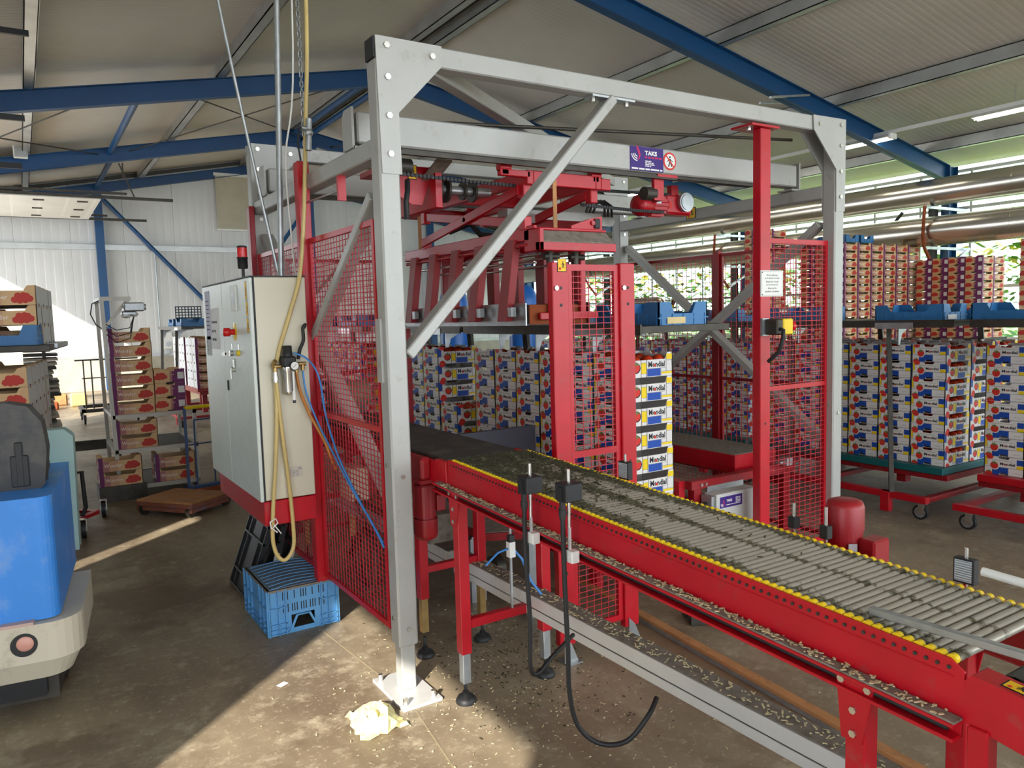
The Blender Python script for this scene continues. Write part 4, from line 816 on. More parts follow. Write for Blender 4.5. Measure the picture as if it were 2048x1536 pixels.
tp(t, 'base_strip', lambda m: m.beam((2.77, 3.95, 0.003), (2.4, 0.35, 0.003), 0.16, 0.006), mat('rusty_dust', srgb(142, 118, 92), 0.9, 0, 0.3, 8, dirt=srgb(96, 78, 60), damt=0.4))
scatter('plant_debris', 'small pale chips scattered over the floor around the front gantry foot', 520, lambda r: (r.gauss(1.75, 0.35), r.gauss(2.9, 0.5), 0.004), 'debris', smin=0.004, smax=0.014, loc=(1.75, 2.9, 0))
scatter('plant_debris', 'dark crumbs scattered on the floor below the roller conveyor legs', 420, lambda r: (r.gauss(1.95, 0.2), r.gauss(3.1, 0.35), 0.004), 'moss', smin=0.004, smax=0.016, loc=(1.95, 3.1, 0))
# sensors along the conveyor
def eye(y, lab, zc):
    x = 1.478
    t = thing('photo_sensor', lab, 'sensor', (x, y, zc - 0.3)); 
    tp(t, 'rod', lambda m: m.cyl((x + 0.012, y, zc - 0.12), (x + 0.012, y, zc + 0.075), 0.0065, n=10), 'steel')
    tp(t, 'housing', lambda m: m.box(x - 0.022, x + 0.045, y - 0.032, y + 0.032, zc - 0.03, zc + 0.03), 'black', 0.003)
    tp(t, 'plug', lambda m: (m.cyl((x - 0.015, y, zc - 0.09), (x - 0.015, y, zc - 0.02), 0.0105, n=12), m.cyl((x - 0.015, y, zc - 0.08), (x - 0.015, y, zc - 0.058), 0.013, n=12), m.box(x - 0.028, x - 0.005, y - 0.01, y + 0.01, zc - 0.03, zc + 0.02)), 'black')
    tp(t, 'clamp', lambda m: m.box(x - 0.002, x + 0.035, y - 0.02, y - 0.002, zc - 0.24, zc - 0.185) if False else m.box(x - 0.002, x + 0.03, y - 0.03, y + 0.006, zt(y) - 0.155, zt(y) - 0.115), 'white', 0.002)
    tp(t, 'rail_bar', lambda m: m.box(x + 0.008, x + 0.016, y - 0.004, y + 0.004, zt(y) - 0.15, zc - 0.03), 'alu')
    return x
x = eye(2.25, 'black photo sensor on the conveyor side nearer the grey gantry post', 1.10)
hose('sensor_cable', [(x - 0.015, 2.25, 1.02), (x - 0.012, 2.255, 0.85), (x, 2.255, 0.6), (x, 2.26, 0.42), (x + 0.04, 2.27, 0.385), (x + 0.12, 2.3, 0.41), (x + 0.3, 2.4, 0.42)], 0.0085, 'black', 'black cable of the left photo sensor hanging to the white duct', 'cable')
x = eye(2.02, 'black photo sensor on the conveyor side, nearer the camera', 1.115)
hose('sensor_cable', [(x - 0.015, 2.02, 1.03), (x - 0.012, 2.02, 0.8), (x - 0.005, 2.02, 0.58), (x + 0.005, 2.03, 0.42), (x + 0.03, 2.02, 0.3), (x + 0.09, 1.98, 0.235), (x + 0.17, 1.93, 0.24), (x + 0.24, 1.9, 0.32), (x + 0.3, 1.92, 0.36)], 0.0085, 'black', 'black cable of the nearer photo sensor looping low below the duct', 'cable')
def refl(y, zc, lab, hh=0.035, ww=0.03, rod=True, top=0.065):
    t = thing('reflector', lab, 'reflector', (1.985, y, zc - 0.1))
    tp(t, 'rod', lambda m: m.cyl((1.985, y, zt(y) - 0.1), (1.985, y, zc + top), 0.0055, n=10), 'steel')
    tp(t, 'housing', lambda m: m.box(1.972, 1.998, y - ww, y + ww, zc - hh, zc + hh), 'black', 0.002)
    if rod: tp(t, 'prism_face', lambda m: m.box(1.9705, 1.972, y - ww + 0.005, y + ww - 0.005, zc - hh + 0.006, zc + hh - 0.004), ribbed('prism', srgb(214, 222, 232), 2, 0.006, 0.2, 1.0), 0)
refl(2.31, 1.075, 'white reflector on a rod beside the red mesh screen')
refl(1.518, 1.036, 'small black sensor block on a white rod left of the red motor', 0.018, 0.014, False, 0.06)
refl(1.405, 1.03, 'small black sensor block on a rod touching the gantry post line', 0.02, 0.014, False, 0.075)
refl(1.0, 1.022, 'bright prism reflector standing at the far right conveyor edge', 0.032, 0.026, True, 0.058)
t = thing('drive_motor', 'red upright electric motor behind the roller conveyor', 'motor', (2.1, 1.42, 0.8))
tp(t, 'fan_cover', lambda m: m.lathe([(0.056, 0), (0.056, 0.07), (0.05, 0.086), (0.034, 0.092), (0.004, 0.092)], (2.1, 1.42, 1.018), (0, 0, 1), 0, 28), 'darkred')
def f(m):
    m.lathe([(0.048, 0), (0.048, 0.13)], (2.1, 1.42, 0.89), (0, 0, 1), 0, 24)
    for k in range(28):
        a = 2 * PI * k / 28; m.beam((2.1 + 0.05 * math.cos(a), 1.42 + 0.05 * math.sin(a), 0.895), (2.1 + 0.05 * math.cos(a), 1.42 + 0.05 * math.sin(a), 1.018), 0.003, 0.014, 0, (-math.sin(a), math.cos(a), 0))
tp(t, 'motor_body', f, 'darkred')
tp(t, 'terminal_box', lambda m: m.box(2.09, 2.17, 1.315, 1.37, 0.905, 1.0), 'darkred', 0.006)
tp(t, 'name_plate', lambda m: m.beam((2.069, 1.372, 0.935), (2.069, 1.372, 0.985), 0.026, 0.004, 0, (0.54, 0.84, 0)), 'galv')
tp(t, 'gearbox', lambda m: (m.box(1.965, 2.15, 1.36, 1.48, 0.78, 0.89),), 'darkred', 0.01)
t = thing('guide_bar', 'galvanised square guide bar leaning over the near end of the rollers', 'guide bar', (1.6, 0.7, 1.0))
tp(t, 'bar', lambda m: m.beam((1.6, 1.014, 1.004), (1.605, 0.3, 1.024), 0.018, 0.018), 'galv', 0.002)
tp(t, 'stay', lambda m: m.beam((1.604, 0.4, 0.93), (1.604, 0.4, 1.02), 0.014, 0.014), 'galv')
t = thing('guide_bar', 'white round guide bar beyond the far conveyor edge at right', 'guide bar', (1.97, 0.7, 1.0))
tp(t, 'bar', lambda m: m.cyl((1.955, 0.945, 1.04), (1.955, 0.3, 1.012), 0.011, n=12), 'white')
tp(t, 'stay', lambda m: m.beam((1.958, 0.4, 0.93), (1.958, 0.4, 1.01), 0.014, 0.014), 'galv')
# second conveyor at the bottom right corner
t = thing('feed_conveyor', 'red end block of a second conveyor at the bottom right corner', 'conveyor', (1.76, 0.3, 0))
tp(t, 'end_block', lambda m: m.prism([(0.776, 0.86), (0.776, 0.945), (0.762, 0.962), (0.662, 0.952), (0.655, 0.84)], (1.545, 0, 0), (0, 1, 0), (0, 0, 1), (0.06, 0, 0)), 'red', 0.002)
warn(t, (1.558, 0.715, 0.9586), (0, -0.995, -0.1), (1, 0, 0), 0.05, 0.035)
tp(t, 'end_block', lambda m: m.prism([(0.776, 0.86), (0.776, 0.945), (0.762, 0.962), (0.662, 0.952), (0.655, 0.84)], (1.91, 0, 0), (0, 1, 0), (0, 0, 1), (0.06, 0, 0)), 'red', 0.002)
tp(t, 'belt', lambda m: (m.cyl((1.62, 0.72, 0.925), (1.9, 0.72, 0.925), 0.03, n=20), m.box(1.62, 1.9, -0.5, 0.72, 0.895, 0.955)), 'belt')
for x in (1.556, 1.934):
    tp(t, 'side_frame', lambda m: m.box(x - 0.006, x + 0.03, -0.5, 0.66, 0.84, 0.95), 'red', 0.002)
    for y, s_ in ((0.745, 0), (0.64, 1), (-0.4, 0)): tp(t, 'leg', lambda m: m.box(x - 0.02, x + 0.022, y - 0.02, y + 0.02, 0.0, 0.86), 'red', 0.003)
# ---------------------------------------------------------------- cardboard boxes
BA, BB, BP = 0.285, 0.378, 0.1425            # short side, long side, stacking height
H = BP - 0.001
def tom(m, o, u, v, x, y, r, red, grn, lift, a0=0, a1=2 * PI, leaf=True, ring=None):
    if ring is not None: m.disc(o, u, v, x + r * .1, y - r * .08, r * 1.14, ring, lift * .5, 16, a0, a1)
    m.disc(o, u, v, x, y, r, red, lift, 16, a0, a1)
    if leaf:
        w = Vector(u).cross(Vector(v)) * (lift * 1.6); O = Vector(o) + w
        m.poly([O + Vector(u) * (x + r * a) + Vector(v) * (y + r * b) for a, b in ((-.75, .62), (-.3, .5), (0, .38), (.35, .5), (.8, .6), (.4, .85), (.1, 1.0), (.16, 1.32), (.02, 1.32), (-.06, 1.0), (-.4, .9))], grn)
# material slots: 0 card,1 blue,2 yellow,3 red,4 green,5 ink,6 inside
def tray(m, body, inside, epoly, bpoly, w=0.006):
    a, b = BA, BB
    for x in (0, b - w): m.prism(epoly, (x, a, 0), (0, -1, 0), (0, 0, 1), (w, 0, 0), body)
    for y in (0, a - w): m.prism(bpoly, (0, y, 0), (1, 0, 0), (0, 0, 1), (0, w, 0), body)
    m.box(w, b - w, w, a - w, 0.001, 0.005, inside)
a, b = BA, BB
EP = [(0, 0), (.385 * a, 0), (.41 * a, .017), (.585 * a, .017), (.61 * a, 0), (a, 0), (a, H), (.66 * a, H), (.62 * a, H - .017), (.38 * a, H - .017), (.34 * a, H), (0, H)]
BPL = [(0, 0), (b, 0), (b, H), (.89 * b, H), (.845 * b, .72 * H), (.16 * b, .72 * H), (.115 * b, H), (0, H)]
m = MB(); tray(m, 0, 6, EP, BPL)
for xf in (0,):
    o, u, v = (0, a, 0), (0, -1, 0), (0, 0, 1); L = .0005
    R_ = lambda x0, x1, y0, y1, mi, l=L: m.rect(o, u, v, x0 * a, x1 * a, y0 * H, y1 * H, mi, l)
    R_(.035, .085, .48, .94, 2); R_(.82, .985, .62, .92, 1); R_(.82, .985, .43, .6, 2)
    w_ = Vector(u).cross(Vector(v)) * L
    m.poly([Vector(o) + Vector(u) * (x * a) + Vector(v) * y + w_ for x, y in ((.22, .41 * H), (.62, .41 * H), (.62, .0), (.61, 0), (.585, .017), (.41, .017), (.385, 0), (.22, 0))], 1)
    for x0, x1, y0, y1 in ((0, 1, .415, .43), (.215, .222, .0, .95), (.0, .006, 0, 1), (.994, 1, 0, 1), (0.03, .035, .48, .94), (.085, .09, .48, .94), (.62, .98, .03, .04), (.0, .36, 0, .008), (.62, 1, 0, .008)): R_(x0, x1, y0, y1, 5, L * 1.4)
    R_(.24, .72, .785, .8, 4, L); R_(.74, .9, .17, .18, 5)
    m.text('Mondial', o, u, v, .41 * a, .545 * H, .37 * a, .15 * H, 5, L * 2, 0.03, 1)
    m.disc(o, u, v, .548 * a, .592 * H, .036 * H, 3, L * 2.6, 10)
    tom(m, o, u, v, .265 * a, .5 * H, .1 * a, 3, 4, L * 3, ring=0)
    m.disc(o, u, v, .15 * a, H, .095 * a, 3, L * 3, 9, PI, 2 * PI); m.disc(o, u, v, .13 * a, 0, .095 * a, 3, L * 3, 9, 0, PI)
    m.poly([Vector(o) + w_ * 4 + Vector(u) * (.13 * a + .028 * p) + Vector(v) * (.028 * q) for p, q in ((-.7, .66), (0, .5), (.7, .66), (.1, .95), (.1, 1.25), (0, 1.25), (0, .95))], 4)
o, u, v = (0, 0, 0), (1, 0, 0), (0, 0, 1)
R_ = lambda x0, x1, y0, y1, mi, l=L: m.rect(o, u, v, x0 * b, x1 * b, y0 * H, y1 * H, mi, l)
R_(.0, .085, .42, .92, 1); R_(.345, .445, .16, .6, 2); R_(.465, .745, .03, .34, 1); R_(.765, .985, .1, .19, 2); R_(.87, .99, .7, .93, 2)
for x0, x1, y0, y1 in ((0, 1, 0, .008), (.0, .34, .4, .412), (.335, .345, 0, .72), (.445, .455, 0, .72), (.455, .75, .345, .357), (.75, .757, 0, .36), (.757, .86, .36, .37), (.86, .867, .2, .98), (.867, 1, .66, .672), (.757, 1, .2, .21), (.085, .092, .42, .92), (.994, 1, 0, 1), (.345, .445, .6, .61), (.345, .445, .15, .16)): R_(x0, x1, y0, y1, 5, L * 1.4)
m.text('Mondial', o, u, v, .49 * b, .4 * H, .345 * b, .25 * H, 5, L * 2, 0.03, 1); m.disc(o, u, v, .622 * b, .475 * H, .06 * H, 3, L * 2.6, 10)
tom(m, o, u, v, .235 * b, .42 * H, .075 * b, 3, 4, L * 3, ring=5)
m.disc(o, u, v, .1 * b, H, .075 * b, 3, L * 3, 9, PI, 2 * PI); m.disc(o, u, v, .115 * b, 0, .075 * b, 3, L * 3, 9, 0, PI)
MON = m.mesh('printed_box', [M['card'], M['pblue'], M['pyel'], M['pred'], M['pgreen'], M['ink'], M['pin']])
# "Wonder" boxes, slots: 0 beige 1 purple 2 mauve 3 sand 4 text 5 tomato 6 inside 7 white 8 ink
WB = [(0, 0), (b, 0), (b, H), (.9 * b, H), (.86 * b, .985 * H), (.8 * b, .74 * H), (.16 * b, .74 * H), (.1 * b, H), (0, H)]
WE = [(0, 0), (a, 0), (a, H), (.64 * a, H), (.6 * a, H - .016), (.4 * a, H - .016), (.36 * a, H), (0, H)]
def cluster(m, o, u, v, x, y, r):
    for dx, dy in ((-1.9, -.5), (-.6, -.7), (.8, -.6), (2.0, -.2), (-1.0, .7), (.4, .8), (1.2, .6)): m.disc(o, u, v, x + dx * r, y + dy * r, r, 5, .0007 + .00005 * dx, 12)
def wonder(white):
    m = MB(); tray(m, 0, 6, WE, WB)
    o, u, v = (0, a, 0), (0, -1, 0), (0, 0, 1); L = .0005
    if white:
        for x in (0, b):
            oo, uu = ((0, a, 0), (0, -1, 0)) if x == 0 else ((b, 0, 0), (0, 1, 0))
            w_ = Vector(uu).cross(Vector(v)) * L; m.poly([Vector(oo) + Vector(uu) * p + Vector(v) * q + w_ for p, q in WE], 7)
            m.rect(oo, uu, v, .4 * a, .6 * a, .0, .014, 8, L * 2); m.rect(oo, uu, v, 0, .02 * a, 0, H, 6, L * 2)
    else:
        m.rect(o, u, v, .58 * a, a, 0, .85 * H, 1, L); m.rect(o, u, v, .66 * a, a, .85 * H, H, 1, L); m.rect(o, u, v, .5 * a, .58 * a, 0, .85 * H, 2, L)
        m.rect(o, u, v, .76 * a, .97 * a, .28 * H, .76 * H, 7, L * 2); m.text('wonder', o, u, v, .36 * a, .55 * H, .3 * a, .1 * H, 3, L * 2, 0.02, 1)
        cluster(m, o, u, v, .2 * a, .5 * H, .022); m.rect(o, u, v, .38 * a, .62 * a, .0, .012, 8, L * 2); m.rect(o, u, v, 0, a, 0, .0015, 8, L * 2)
    o, u = (0, 0, 0), (1, 0, 0)
    for x0, x1, mi in ((0, .1, 1), (.1, .24, 2), (.24, .44, 3)): m.rect(o, u, v, x0 * b, x1 * b, 0, .73 * H if x0 else .73 * H, mi, L)
    m.rect(o, u, v, 0, .1 * b, .73 * H, H, 1, L)
    m.text('Wonder', o, u, v, .12 * b, .3 * H, .42 * b, .25 * H, 4, L * 2.4, 0.02, 1); cluster(m, o, u, v, .77 * b, .36 * H, .0235); m.rect(o, u, v, 0, b, 0, .0018, 8, L * 2)
    return m.mesh('wonder_box', [M['wbei'], M['wpur'], M['wmid'], M['wlight'], M['wtxt'], M['wtom'], M['pin'], M['card'], M['ink']])
WON, WONW = wonder(0), wonder(1)
m = MB(); r = random.Random(3)
for i in range(4):
    for j in range(3): m.sphere((.05 + .088 * i + r.uniform(-.01, .01), .05 + .09 * j + r.uniform(-.01, .01), .085 + r.uniform(-.008, .012)), .04, 0, 9, 6, .88)
TOMS = m.mesh('tomatoes', [M['tomato']])
NUM = ['one', 'two', 'three', 'four', 'five', 'six', 'seven', 'eight', 'nine', 'ten', 'eleven', 'twelve', 'thirteen', 'fourteen']
jr = random.Random(5)
def box_at(mesh, name, x, y, z, lab, group, rz=0.0, filled=False, jit=0.003, cat='box'):
    o = bpy.data.objects.new(name, mesh); COL.objects.link(o); o.location = (x + jr.uniform(-jit, jit), y + jr.uniform(-jit, jit), z); o.rotation_euler = (0, 0, rz)
    tag(o, lab, cat, group)
    if filled:
        c = bpy.data.objects.new('tomatoes', TOMS); COL.objects.link(c); c.parent = o; c['kind'] = 'stuff'
    return o
def rows(mesh, name, x, y, ztop, ncol, nlay, where, group, filled=lambda c, l: l == 0, skip=lambda c, l: False, what='tomato box'):
    """columns along Y, column one is the nearest (rightmost in the picture)"""
    for c in range(ncol):
        for l in range(nlay):
            if skip(c, l): continue
            box_at(mesh, name, x, y + c * (BA + .005), ztop - (l + 1) * BP, '%s, layer %s from top, column %s from right, %s' % (what, NUM[l], NUM[c], where), group, filled=filled(c, l))
GM = 'white tomato boxes with red tomato, yellow and blue print'
rows(MON, 'tomato_box', 2.91, 3.383, 1.457, 6, 7, 'stack behind the red mesh screen', GM)
for l in range(7):
    for i in range(4):
        o = tag(MB().sphere((0, 0, 0), .036, 0, 12, 8, .88).build('tomato', M['tomato'], loc=(2.91 + .075 + .076 * i + jr.uniform(-.008, .008), 3.383 + .048 + jr.uniform(0, .01), 1.457 - (l + 1) * BP + .078 + jr.uniform(-.006, .008))), 'ripe tomato, number %s from left, end box of layer %s, stack behind red screen' % (NUM[i], NUM[l]), 'tomato', 'tomatoes in the end boxes of the screen stack')
rows(MON, 'tomato_box', 2.91, 5.735, 1.452, 4, 7, 'tall stack beyond the belt conveyor', GM)
rows(MON, 'tomato_box', 2.91, 5.43, 0.995, 1, 4, 'low stack beyond the belt conveyor', GM)
rows(MON, 'tomato_box', 2.91, 7.45, 1.45, 6, 7, 'pallet seen through left wire fence', GM)
rows(MON, 'tomato_box', 6.27, 3.352, 1.366, 6, 7, 'teal pallet right of gantry', GM, lambda c, l: l == 0 or c == 0)
for r_ in (1, 2):
    for c in range(6):
        for l in range(7 if c == 0 else 1):
            box_at(MON, 'tomato_box', 6.27 + r_ * (BB + .012), 3.352 + c * (BA + .005), 1.366 - (l + 1) * BP, 'tomato box, back row %s, layer %s, column %s from right, teal pallet' % (NUM[r_], NUM[l], NUM[c]), GM, filled=l == 0)
rows(MON, 'tomato_box', 6.27, 2.47, 1.372, 2, 7, 'red trolley at right picture edge', GM)
for c in range(2): box_at(MON, 'tomato_box', 6.27 + BB + .012, 2.47 + c * (BA + .005), 1.372 - BP, 'tomato box, back row, column %s from right, red trolley at picture edge' % NUM[c], GM, filled=True)
rows(MON, 'tomato_box', 6.27, 5.36, 1.366, 6, 7, 'trolley behind the far gantry fence', GM)
for c in range(6):
    for l in range(3 if c == 0 else 1): box_at(MON, 'tomato_box', 6.27 + BB + .012, 5.36 + c * (BA + .005), 1.366 - (l + 1) * BP, 'tomato box, back row, layer %s, column %s from right, behind far fence' % (NUM[l], NUM[c]), GM, filled=l == 0)
rows(MON, 'tomato_box', 6.27, 7.37, 1.366, 6, 7, 'second trolley behind far gantry fence', GM)
# ---------------------------------------------------------------- harvest trolleys carrying the boxes
def caster(t, x, y, r=0.06, mm='galv', rz=0):
    m = MB(); m.box(x - .03, x + .03, y - .025, y + .025, r * 2 + .005, r * 2 + .012); m.box(x - .028, x - .02, y - .02, y + .03, r - .01, r * 2 + .005); m.box(x + .02, x + .028, y - .02, y + .03, r - .01, r * 2 + .005); f_ = m.build('caster_fork', M['steel'], t)
    m = MB(); m.cyl((x - .016, y + .02, r), (x + .016, y + .02, r), r, 0, 20); m.build('wheel', M['black'], f_)
    m = MB(); m.cyl((x - .018, y + .02, r), (x + .018, y + .02, r), r * .72, 0, 18); m.build('hub', M[mm], f_)
def trolley(lab, loc, deck, length, x1, zdeck, zshelf, shelfx, posts, slope=0.2, x0=0.0, group='harvest trolleys under the tomato boxes'):
    t = thing('harvest_trolley', lab, 'trolley', loc, group, local=True)
    def tt(name, f, mm, bev=0, par=None):
        m = MB(); f(m); return m.build(name, M[mm] if isinstance(mm, str) else mm, par or t, bevel=bev)
    for x in (x0, x1 - .06): tt('base_beam', lambda m: m.box(x, x + .06, -.08, length, .135, .185), 'red', 0.003)
    for y in (-.08, length / 2, length - .06): tt('base_cross', lambda m: m.box(x0 + .06, x1 - .06, y, y + .06, .14, .18), 'darkred', 0.003)
    for y in (.35, length - .35): tt('stand', lambda m: m.box(x0 + .45, x0 + .53, y, y + .08, .18, zdeck - .1), 'darkred')
    for y in (.35, length - .35): tt('stand', lambda m: m.box(x1 - .3, x1 - .22, y, y + .08, .18, zdeck - .1), 'darkred')
    tt('deck_frame', lambda m: m.box(x0 + .34, x1 - .05, -.06, length - .02, zdeck - .1, zdeck - .055), 'darkred')
    tt('deck', lambda m: m.box(x0 + .31, x1, -.04, length - .02, zdeck - .055, zdeck), deck, 0.006)
    tt('side_foot', lambda m: m.box(x0 - .004, x0 + .05, .22, .3, .02, .185), 'red', 0.003)
    for x, y in ((x0 + .04, -.04), (x0 + .04, length - .12), (x1 - .06, -.04), (x1 - .06, length - .12)): caster(t, x, y)
    if zshelf:
        for y in posts:
            if slope < .5: tt('post', lambda m: m.beam((x0 + .03, y, .18), (x0 + .03 + slope, y + .18, zshelf), .035, .045), 'dksteel')
            tt('post', lambda m: m.beam((x1 - .03, y, .18), (x1 - .06, y + .1, zshelf), .035, .045), 'dksteel')
            tt('shelf_bracket', lambda m: m.prism([(0, 0), (0, -.16), (.02, -.16), (.05, -.07), (.14, -.02), (.24, -.015), (.24, 0)], ((x0 + .04 + slope) if slope < .5 else x1 - .3, y + .1, zshelf), (1, 0, 0), (0, 0, 1), (0, .012, 0)), 'galv')
        xa, xb = shelfx
        tt('shelf', lambda m: m.box(xa, xb, -.22, length - .05, zshelf, zshelf + .04), M['dksteel'], 0.002)
        tt('shelf_edge', lambda m: m.box(xa - .012, xa, -.22, length - .05, zshelf - .01, zshelf + .05), M['dksteel'])
        tt('shelf_plate', lambda m: m.box(xa - .016, xa - .012, .1, .42, zshelf - .02, zshelf + .03), 'galv')
    return t
trolley('red trolley with teal pallet and tall box stack right of the gantry', (5.87, 3.352, 0), 'teal', 1.82, 1.62, .368, 1.525, (.1, 1.45), (.22, 1.2), .22)
trolley('red trolley cut off by the right edge of the picture', (5.87, 1.35, 0), 'red', 1.72, 1.62, .374, 1.525, (.1, 1.45), (.2, 1.75 - .6), .2)
trolley('red trolley with box stack behind the far gantry fence', (5.87, 5.36, 0), 'teal', 1.82, 1.62, .368, 1.525, (.1, 1.45), (.3, 1.3), .2)
trolley('red trolley second behind the far gantry fence', (5.87, 7.37, 0), 'teal', 1.82, 1.62, .368, 1.525, (.1, 1.45), (.3, 1.3), .2)
trolley('trolley with dark top shelf carrying the box stack behind the red screen', (2.56, 3.383, 0), 'darkred', 1.82, .86, .459, 1.58, (.29, .98), (.45, 1.1, 1.6), .72, .3)
trolley('trolley carrying the stacks beyond the belt conveyor', (2.56, 5.43, 0), 'darkred', 1.6, .86, .425, 1.58, (.29, .98), (.45, 1.3), .72, .3)
trolley('trolley of boxes seen through the left wire fence', (2.56, 7.45, 0), 'darkred', 1.82, .86, .452, 1.58, (.29, .98), (.45, 1.3), .72, .3)
# ---------------------------------------------------------------- blue stacking crates on the shelves
def crate_mesh(L_=0.56, W=0.38, Hc=0.13):
    m = MB(); w = .008
    side = [(0, 0), (L_, 0), (L_, Hc), (L_ - .1, Hc), (L_ - .14, Hc * .55), (.14, Hc * .55), (.1, Hc), (0, Hc)]; end = [(0, 0), (W, 0), (W, Hc), (W - .09, Hc), (W - .12, Hc * .5), (.12, Hc * .5), (.09, Hc), (0, Hc)]
    for x in (0, W - w): m.prism(side, (x, 0, 0), (0, 1, 0), (0, 0, 1), (w, 0, 0), 0)
    for y in (0, L_ - w): m.prism(end, (0, y, 0), (1, 0, 0), (0, 0, 1), (0, w, 0), 0)
    m.box(w, W - w, w, L_ - w, 0.002, .01, 0)
    for x in (0, W): 
        for k in range(8): y = .02 + k * (L_ - .04) / 7; m.box(x - .004, x + .004, y - .004, y + .004, 0, Hc * .5)
    for y in (0, L_):
        for k in range(5): x = .02 + k * (W - .04) / 4; m.box(x - .004, x + .004, y - .004, y + .004, 0, Hc * .5)
    m.box(-.005, W + .005, -.005, L_ + .005, Hc * .28, Hc * .34, 0)
    return m.mesh('stacking_crate', [M['crateblue']])
CR = crate_mesh(); GC = 'blue stacking crates on the trolley shelves'
for x, y, z, rz, lab in ((3.0, 3.19, 1.62, 0, 'blue crate on the shelf behind the red mesh screen, with a paper label'), (6.12, 3.3, 1.566, .05, 'large blue crate near the right end of the teal trolley shelf'), (6.62, 3.22, 1.566, .1, 'blue crate behind the large one on the teal trolley shelf'),
                         (6.1, 4.4, 1.566, 0, 'blue crate on the teal trolley shelf touching the gantry post'), (6.1, 2.52, 1.566, 0, 'left blue crate on the shelf at the right picture edge'), (6.1, 1.9, 1.566, 0, 'blue crate on the shelf cut by the right picture edge'),
                         (6.1, 5.35, 1.566, 0, 'blue crate right of the red far fence post, on the shelf'), (6.15, 6.0, 1.566, .1, 'blue crate behind the crossing grey braces, on the shelf'), (6.1, 6.6, 1.566, 0, 'blue crate left of the grey brace crossing, on the shelf'),
                         (6.1, 7.5, 1.566, 0, 'small looking blue crate farther along the far shelf'), (2.9, 7.5, 1.62, 0, 'blue crate on the shelf seen through the left wire fence'), (2.9, 8.2, 1.62, 0, 'second blue crate on the shelf seen through left wire fence')):
    o = bpy.data.objects.new('stacking_crate', CR); COL.objects.link(o); o.location = (x, y, z); o.rotation_euler = (0, 0, rz); tag(o, lab, 'crate', GC)
    if '6.12' in str(x) or x == 3.0:
        m = MB(); m.box(.06, .2, -.0062, -.005, .008, .045); q = m.mesh('paper_label', [M['hose'] if x == 3.0 else M['white']]); p = bpy.data.objects.new('paper_label', q); COL.objects.link(p); p.parent = o
for i, (x, y) in enumerate(((6.75, 5.5), (6.75, 5.85), (6.75, 6.2))): box_at(MON, 'tomato_box', x, y, 1.566, 'tomato box lying on the far trolley shelf, number %s from right' % NUM[i], GM)
# ---------------------------------------------------------------- stacks of beige and purple boxes by the glass wall
GW = 'beige and purple tomato boxes stacked by the glass wall'
def wstack(x, y, ztop, cells, nlay, where, sub=lambda i, j: 0):
    for i, j in cells:
        for l in range(sub(i, j), nlay):
            box_at(WON, 'fruit_carton', x + i * (BB + .004), y + j * (BA + .004), ztop - (l + 1) * BP, 'beige carton, layer %s from top, column %s, row %s, %s' % (NUM[l], NUM[i], NUM[j], where), GW, cat='carton')
def stand(lab, x0, x1, y0, y1, z):
    t = thing('steel_stand', lab, 'stand', ((x0 + x1) / 2, (y0 + y1) / 2, 0)); tp(t, 'top', lambda m: m.box(x0, x1, y0, y1, z - .06, z), 'dksteel')
    for x in (x0, x1 - .06):
        for y in (y0, y1 - .06): tp(t, 'leg', lambda m: m.box(x, x + .06, y, y + .06, 0, z - .06), 'dksteel')
wstack(11.95, 8.15, 2.79, [(i, 0) for i in range(7)] + [(0, 1), (0, 2)], 12, 'wide wall of lilac boxes', lambda i, j: (0, 0, 0, 0, 0, 0, 2)[i])
stand('dark stand under the wide wall of lilac boxes', 11.9, 14.65, 8.1, 9.1, 1.079)
wstack(13.98, 6.9, 2.506, [(0, 0), (1, 0), (0, 1), (0, 2), (0, 3)], 10, 'brown block at the glass')
stand('dark stand under the brown box block', 13.95, 14.8, 6.85, 8.07, 1.08)
wstack(10.95, 9.15, 3.1, [(0, 0), (1, 0)], 14, 'tall tower above the red fence')
stand('dark stand under the tall box tower', 10.9, 11.75, 9.1, 9.5, 1.104)
wstack(12.25, 5.24, 2.6, [(0, 0)], 11, 'single tower at right picture edge')
stand('dark stand under the single tower at the right picture edge', 12.2, 12.7, 5.2, 5.6, 1.03)
for i in range(2): box_at(CR, 'stacking_crate', 12.0 + i * .42, 8.16, 2.792, 'dark crate %s on top of the lilac box wall' % ('left', 'right')[i], 'dark crates on the lilac wall', cat='crate')
# ---------------------------------------------------------------- left side: rack cart with beige cartons
t = thing('rack_cart', 'light steel rack cart holding wonder cartons, with a grey device on its arm', 'cart', (1.08, 8.8, 0))
LM = mat('light_steel_tube', srgb(196, 192, 182), 0.45, 0.1, 0.08, 6)
def lt(name, f, mm=LM, bev=0): return tp(t, name, f, mm, bev)
lt('upright', lambda m: m.beam((0.72, 8.42, 0.1), (0.675, 8.42, 1.98), 0.036, 0.036)); lt('upright', lambda m: m.beam((0.72, 9.35, 0.1), (0.70, 9.35, 1.98), 0.036, 0.036))
for y in (8.42, 9.35): lt('upright', lambda m: m.box(1.43, 1.466, y - .018, y + .018, .1, .83))
for z in (0.81, 0.465, 0.095):
    lt('shelf_frame', lambda m: (m.box(.7, 1.466, 8.402, 8.438, z - .02, z + .018), m.box(.7, 1.466, 9.332, 9.368, z - .02, z + .018), m.box(1.43, 1.466, 8.42, 9.35, z - .02, z + .018), m.box(.7, .736, 8.42, 9.35, z - .02, z + .018)))
    lt('shelf_board', lambda m: m.box(.72, 1.45, 8.43, 9.34, z - .015, z + .012), 'dksteel')
